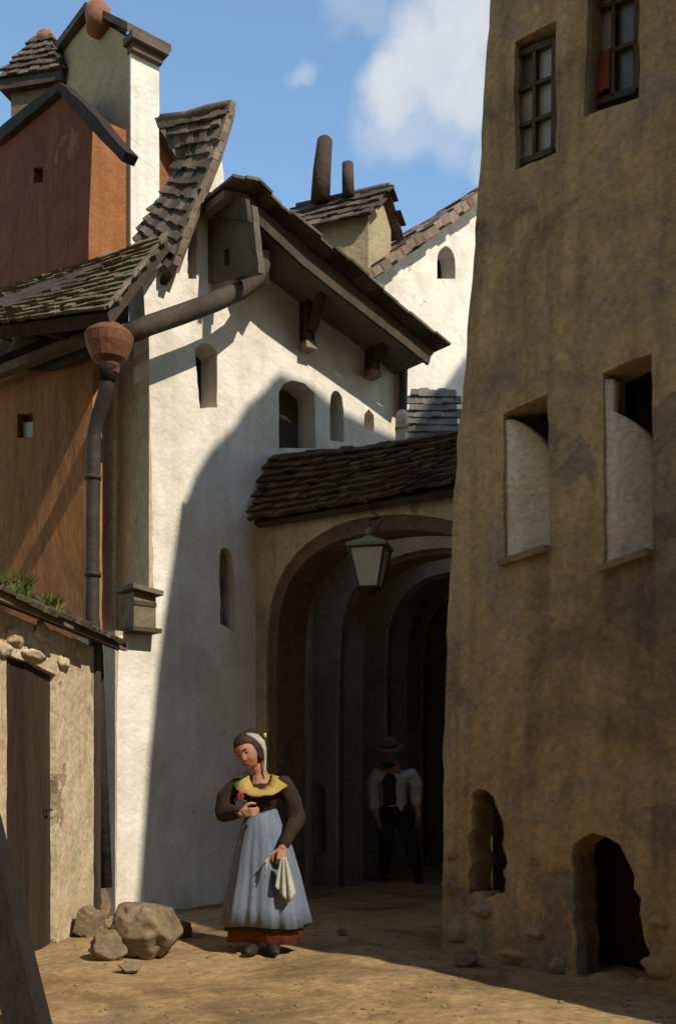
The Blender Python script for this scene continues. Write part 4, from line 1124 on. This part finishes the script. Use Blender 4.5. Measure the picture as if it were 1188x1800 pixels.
    pt = [(.22, zz(1560), 0, 0), (.262, zz(1610), 0, 0), (.280, zz(1652), .0, 0)]
    vs, fs = folds_cloth(base, pt, 96, .026, 9, ph=.4); vs, fs = thicken(vs, fs, .008); obj('petticoat', vs, fs, pettim, t, True)
    ap = [(.112, zz(1424), -.025, -.012), (.148, zz(1450), -.022, -.012), (.202, zz(1490), -.010, -.012), (.247, zz(1540), .0, -.012), (.290, zz(1590), .0, -.012), (.316, zz(1624), .003, -.012)]
    vs, fs = folds_cloth(base, ap, 150, .050, 8, rng=(math.radians(-184), math.radians(2))); vs, fs = thicken(vs, fs, .006); a = obj('apron', vs, fs, apronm, t, True)
    mb = MB(); mb.lathe(V((base.x - .028, base.y, zz(1426))), [(.116, -.016), (.118, 0), (.114, .016)], 32, 1, .82); mb.build('waistband', apronm, a, True)
    for (fx, dx) in ((447, -.03), (483, .05)):
        mb = MB(); c = L(fx, 1664, -.20); mb.ball(V((c.x, c.y, .042)), (.042, .115, .042), 18, 12, rot=Matrix.Rotation(math.radians(18 if dx > 0 else -14), 3, 'Z')); mb.build('shoe', shoem, t, True)
    # things she holds
    hr = wr + V((-.015, -.045, -.085))
    vs = []; fs = []; n = 14; m = 12
    for j in range(m + 1):
        v = j / m
        for i in range(n + 1):
            u = i / n - .5; wid = .03 + .115 * v ** .8
            vs.append(hr + V((.028 + u * wid + .012 * v, -.028 + .016 * math.sin(u * 17) * (.4 + v), .02 - v * (.235 + .09 * (1 - abs(u - .15) * 2)))))
    for j in range(m):
        for i in range(n): q = j * (n + 1) + i; fs.append((q, q + 1, q + n + 2, q + n + 1))
    vs2 = []; fs2 = []; 
    for j in range(7):
        for i in range(7):
            u = i / 6 - .5; v = j / 6
            vs2.append(hr + V((-.055 - v * .05 + u * .02 * (1 - v), -.03 + .010 * math.sin(u * 14 + v * 4), .045 + u * .075 * (.5 + v) - v * .115)))
    for j in range(6):
        for i in range(6): q = j * 7 + i; fs2.append((q, q + 1, q + 8, q + 7))
    a, b2 = thicken(vs, fs, .006); c, d = thicken(vs2, fs2, .006); mb = MB(); mb.add(a, b2); mb.add(c, d)
    o = mb.build('cloth', linen, None, True, loc=hr); tag(o, 'crumpled white cloth hanging from the woman\'s lowered hand', 'cloth')
    fl = wl + V((.060, -.05, .03)); fr = root('flower', 'small red flower held up at the woman\'s waist', 'flower', fl)
    mb = MB(); mb.tube([fl + V((0.02, 0, -.05)), fl + V((-.02, -.02, .06)), L(428, 1402, -.27)], .004, 6); mb.build('stem', weedm, fr)
    mb = MB(); fc = L(429, 1399, -.275)
    for i in range(7):
        a = i * 6.28 / 7; mb.ball(fc + V((math.cos(a) * .014, -.004, math.sin(a) * .018)), (.013, .010, .018), 8, 6)
    mb.ball(fc, (.014, .014, .02), 8, 6)
    mb.build('bloom', M('red_petal', [(.20, .022, .012), (.26, .035, .016)], 10, .8, 0, 20), fr, True)
woman()

def man():
    Yd = 12.3
    O = at(698, 1552, Yd); O.z = 0
    def L(px, py, y=0.0): q = at(px, py, Yd); return V((q.x, Yd + y, q.z))
    t = root('person', 'man in straw hat and white shirtsleeves walking out of the dark passage', 'person', O)
    hc = L(684, 1322, -.04); R = Matrix.Rotation(math.radians(-14), 3, 'Z') @ Matrix.Rotation(math.radians(16), 3, 'X')
    HD = lambda x, y, z: hc + R @ V((x, y, z))
    b = MB(); b.ball(hc, (.080, .098, .122), 36, 30, rot=R, fn=head_fn)
    for s in (-1, 1): b.ball(HD(s * .082, .012, -.008), (.012, .020, .030), 8, 6, rot=R)
    neck = L(690, 1348, .03); chest = L(692, 1375, .03); waist = L(692, 1412, .02); pel = L(694, 1432, .02)
    shl = L(662, 1362, .03); shr = L(724, 1362, .03); ell = L(655, 1406, .02); elr = L(731, 1400, .06); wl = L(663, 1438, -.10); wr = L(735, 1434, -.06)
    chain(b, [HD(0, .02, -.06), neck], [.055, .062]); chain(b, [neck, chest, waist, pel], [.09, .14, .125, .125]); chain(b, [shl, chest, shr], [.06, .10, .06])
    chain(b, [shl, ell, wl], [.055, .044, .030]); chain(b, [shr, elr, wr], [.055, .044, .030])
    hl = L(676, 1440, .02); hr = L(712, 1440, .02); kl = L(679, 1488, -.08); kr = L(722, 1486, -.12); al = L(675, 1532, .14); ar = L(732, 1532, -.14)
    chain(b, [hl, kl, al], [.09, .062, .042]); chain(b, [hr, kr, ar], [.09, .062, .042])
    hand(b, wl, V((.05, -.1, -1)), V((-1, 0, 0)), V((0, -1, 0)), .45, 1.05); hand(b, wr, V((.02, -.15, -1)), V((1, 0, 0)), V((0, -1, 0)), .45, 1.05)
    vs, fs = remeshed(b, .0065, 2); obj('body', vs, fs, skin2, t, True)
    for s in (-1, 1):
        mb = MB(); mb.ball(HD(s * .030, -.084, .013), (.013, .006, .006), 8, 6, rot=R); mb.build('eye', eyem, t, True)
    mb = MB(); mb.ball(HD(0, -.030, -.150), (.074, .068, .034), 20, 12, rot=R, fn=lambda q: 1 + .1 * noise.noise(q * 5)); mb.build('neckerchief', vestm, t, True)
    mb = MB(); mb.ball(HD(0, -.094, -.056), (.020, .006, .006), 10, 6, rot=R); mb.build('mouth', lipm, t, True)
    h = MB(); h.ball(HD(0, .02, .02), (.088, .098, .105), 24, 16, rot=R, fn=lambda q: 1.05 - .4 * max(0, min(1, (-q.y - .3) * 3))); h.build('hair', hairm, t, True)
    # hat
    h = MB(); n = 36; prof = [(.02, .118), (.072, .110), (.090, .085), (.098, .030), (.102, .012), (.150, .000), (.178, -.012), (.176, -.020), (.10, -.004)]
    vs = []
    for j, (r, z) in enumerate(prof):
        for i in range(n):
            a = 2 * math.pi * i / n; w = .012 * math.sin(2 * a + 1) + .01 * math.sin(3 * a) if r > .12 else 0
            vs.append(HD(math.cos(a) * r, math.sin(a) * r * 1.08 - .0, .062 + z + w))
    fs = [(j * n + i, (j + 1) * n + i, (j + 1) * n + (i + 1) % n, j * n + (i + 1) % n) for j in range(len(prof) - 1) for i in range(n)] + [tuple(range(n))]
    ht = obj('hat', vs, fs, strawm, t, True)
    mb = MB(); mb.tube([HD(math.cos(a) * .1015, math.sin(a) * .109, .085) for a in [2 * math.pi * i / 24 for i in range(25)]], .008, 6, cap=False); mb.build('hat_band', vestm, ht, True)
    s = MB(); chain(s, [neck + V((0, 0, -.05)), chest, waist, pel + V((0, 0, .02))], [.10, .158, .150, .140]); chain(s, [shl, chest, shr], [.075, .12, .075])
    chain(s, [shl, L(654, 1382, .02), ell, ell * .62 + wl * .38], [.082, .090, .088, .070]); chain(s, [shr, L(731, 1380, .04), elr, elr * .7 + wr * .3], [.080, .084, .078, .065])
    vs, fs = remeshed(s, .010, 2); vs = [v + V((noise.noise(v * 10), noise.noise(v * 10 + V((5, 0, 0))), noise.noise(v * 9 + V((0, 7, 0))))) * .014 for v in vs]
    obj('shirt', vs, fs, shirtm, t, True)
    s = MB(); chain(s, [chest + V((-.035, -.058, .01)), waist + V((-.03, -.055, .03))], [.112, .105]); vs, fs = remeshed(s, .012, 1); obj('waistcoat', vs, fs, vestm, t, True)
    s = MB(); chain(s, [waist + V((0, 0, -.05)), pel], [.150, .150]); chain(s, [hl, kl, al + V((0, 0, .02))], [.115, .088, .070]); chain(s, [hr, kr, ar + V((0, 0, .02))], [.115, .088, .070])
    vs, fs = remeshed(s, .010, 2); vs = [v + V((noise.noise(v * 9), noise.noise(v * 9 + V((5, 0, 0))), 0)) * .012 for v in vs]; obj('trousers', vs, fs, trousm, t, True)
    for a in (al, ar):
        mb = MB(); mb.ball(V((a.x, a.y - .06, .05)), (.048, .135, .048), 16, 10); mb.build('shoe', shoem, t, True)
man()

# ------------------------------------------------------------------ sky, sun, camera
def world():
    w = bpy.data.worlds.new('World'); S.world = w; w.use_nodes = True; nt = w.node_tree; N = nt.nodes; L = nt.links
    bg = N['Background']; bg.inputs['Strength'].default_value = .15
    sky = N.new('ShaderNodeTexSky'); sky.sky_type = 'NISHITA'; sky.sun_disc = False
    sky.sun_elevation = math.asin(SUN.z); sky.sun_rotation = math.atan2(SUN_H.x, SUN_H.y); sky.altitude = 300; sky.air_density = 1.2; sky.dust_density = 0.0; sky.ozone_density = 1.6
    tc = N.new('ShaderNodeTexCoord'); nz = N.new('ShaderNodeTexNoise'); nz.inputs['Scale'].default_value = 9; nz.inputs['Detail'].default_value = 6; nz.inputs['Roughness'].default_value = .55
    L.new(tc.outputs['Generated'], nz.inputs['Vector'])
    sub = N.new('ShaderNodeVectorMath'); sub.operation = 'SUBTRACT'; sub.inputs[1].default_value = (.5, .5, .5); L.new(nz.outputs['Color'], sub.inputs[0])
    sc = N.new('ShaderNodeVectorMath'); sc.operation = 'SCALE'; sc.inputs['Scale'].default_value = .085; L.new(sub.outputs[0], sc.inputs[0])
    ad = N.new('ShaderNodeVectorMath'); ad.operation = 'ADD'; L.new(tc.outputs['Generated'], ad.inputs[0]); L.new(sc.outputs[0], ad.inputs[1])
    prev = None
    blobs = [(745, 130, 85, 1.0), (690, 175, 55, .95), (800, 70, 75, 1.0), (812, 160, 70, .9), (855, 20, 80, 1), (700, 215, 55, .6), (835, 275, 40, .5), (765, 225, 55, .45),
             (522, 118, 26, .45), (600, 20, 45, .35), (640, 45, 40, .30), (1000, 120, 130, .9)]
    for (px, py, r, s) in blobs:
        d = ray(px, py).normalized(); ang = r / F * (1 / ray(px, py).length)
        ds = N.new('ShaderNodeVectorMath'); ds.operation = 'DISTANCE'; ds.inputs[1].default_value = tuple(d); L.new(ad.outputs[0], ds.inputs[0])
        mr = N.new('ShaderNodeMapRange'); mr.interpolation_type = 'SMOOTHSTEP'; mr.inputs[1].default_value = ang * 1.45; mr.inputs[2].default_value = ang * .55; mr.inputs[3].default_value = 0; mr.inputs[4].default_value = s
        L.new(ds.outputs['Value'], mr.inputs[0])
        if prev is None: prev = mr.outputs[0]
        else:
            mx = N.new('ShaderNodeMath'); mx.operation = 'MAXIMUM'; L.new(prev, mx.inputs[0]); L.new(mr.outputs[0], mx.inputs[1]); prev = mx.outputs[0]
    n2 = N.new('ShaderNodeTexNoise'); n2.inputs['Scale'].default_value = 22; n2.inputs['Detail'].default_value = 5; L.new(tc.outputs['Generated'], n2.inputs['Vector'])
    m2 = N.new('ShaderNodeMapRange'); m2.inputs[1].default_value = .3; m2.inputs[2].default_value = .7; m2.inputs[3].default_value = .72; m2.inputs[4].default_value = 1.0; L.new(n2.outputs['Fac'], m2.inputs[0])
    mu = N.new('ShaderNodeMath'); mu.operation = 'MULTIPLY'; L.new(prev, mu.inputs[0]); L.new(m2.outputs[0], mu.inputs[1])
    tint = N.new('ShaderNodeMix'); tint.data_type = 'RGBA'; tint.blend_type = 'MULTIPLY'; tint.inputs[0].default_value = 1; tint.inputs[7].default_value = (*SKYTINT, 1); L.new(sky.outputs['Color'], tint.inputs[6])
    mix = N.new('ShaderNodeMix'); mix.data_type = 'RGBA'; L.new(mu.outputs[0], mix.inputs[0]); L.new(tint.outputs[2], mix.inputs[6]); mix.inputs[7].default_value = CLOUD
    L.new(mix.outputs[2], bg.inputs['Color'])
SKYTINT = (.90, .98, .97); CLOUD = (3.3, 3.4, 3.5, 1)
world()
sl = bpy.data.lights.new('sun', 'SUN'); S.cycles.diffuse_bounces = 8; S.cycles.max_bounces = 14
sl.energy = 3.3; sl.angle = math.radians(.5); sl.color = (1.0, .93, .80)
so = bpy.data.objects.new('sun', sl); COL.objects.link(so); so.rotation_euler = (-SUN).to_track_quat('-Z', 'Y').to_euler(); so.location = SUN * 40
cd = bpy.data.cameras.new('camera'); cd.sensor_width = 36; cd.sensor_fit = 'VERTICAL'; cd.sensor_height = 36; cd.lens = 36.0; cd.shift_y = (HY - 900) / 1800; cd.clip_end = 500; cd.clip_start = .05
co = bpy.data.objects.new('camera', cd); COL.objects.link(co); co.location = (0, 0, EYE); co.rotation_euler = (math.pi / 2, 0, 0); S.camera = co
S.view_settings.view_transform = 'Standard'; S.view_settings.look = 'None'; S.view_settings.exposure = .6; S.view_settings.gamma = 1
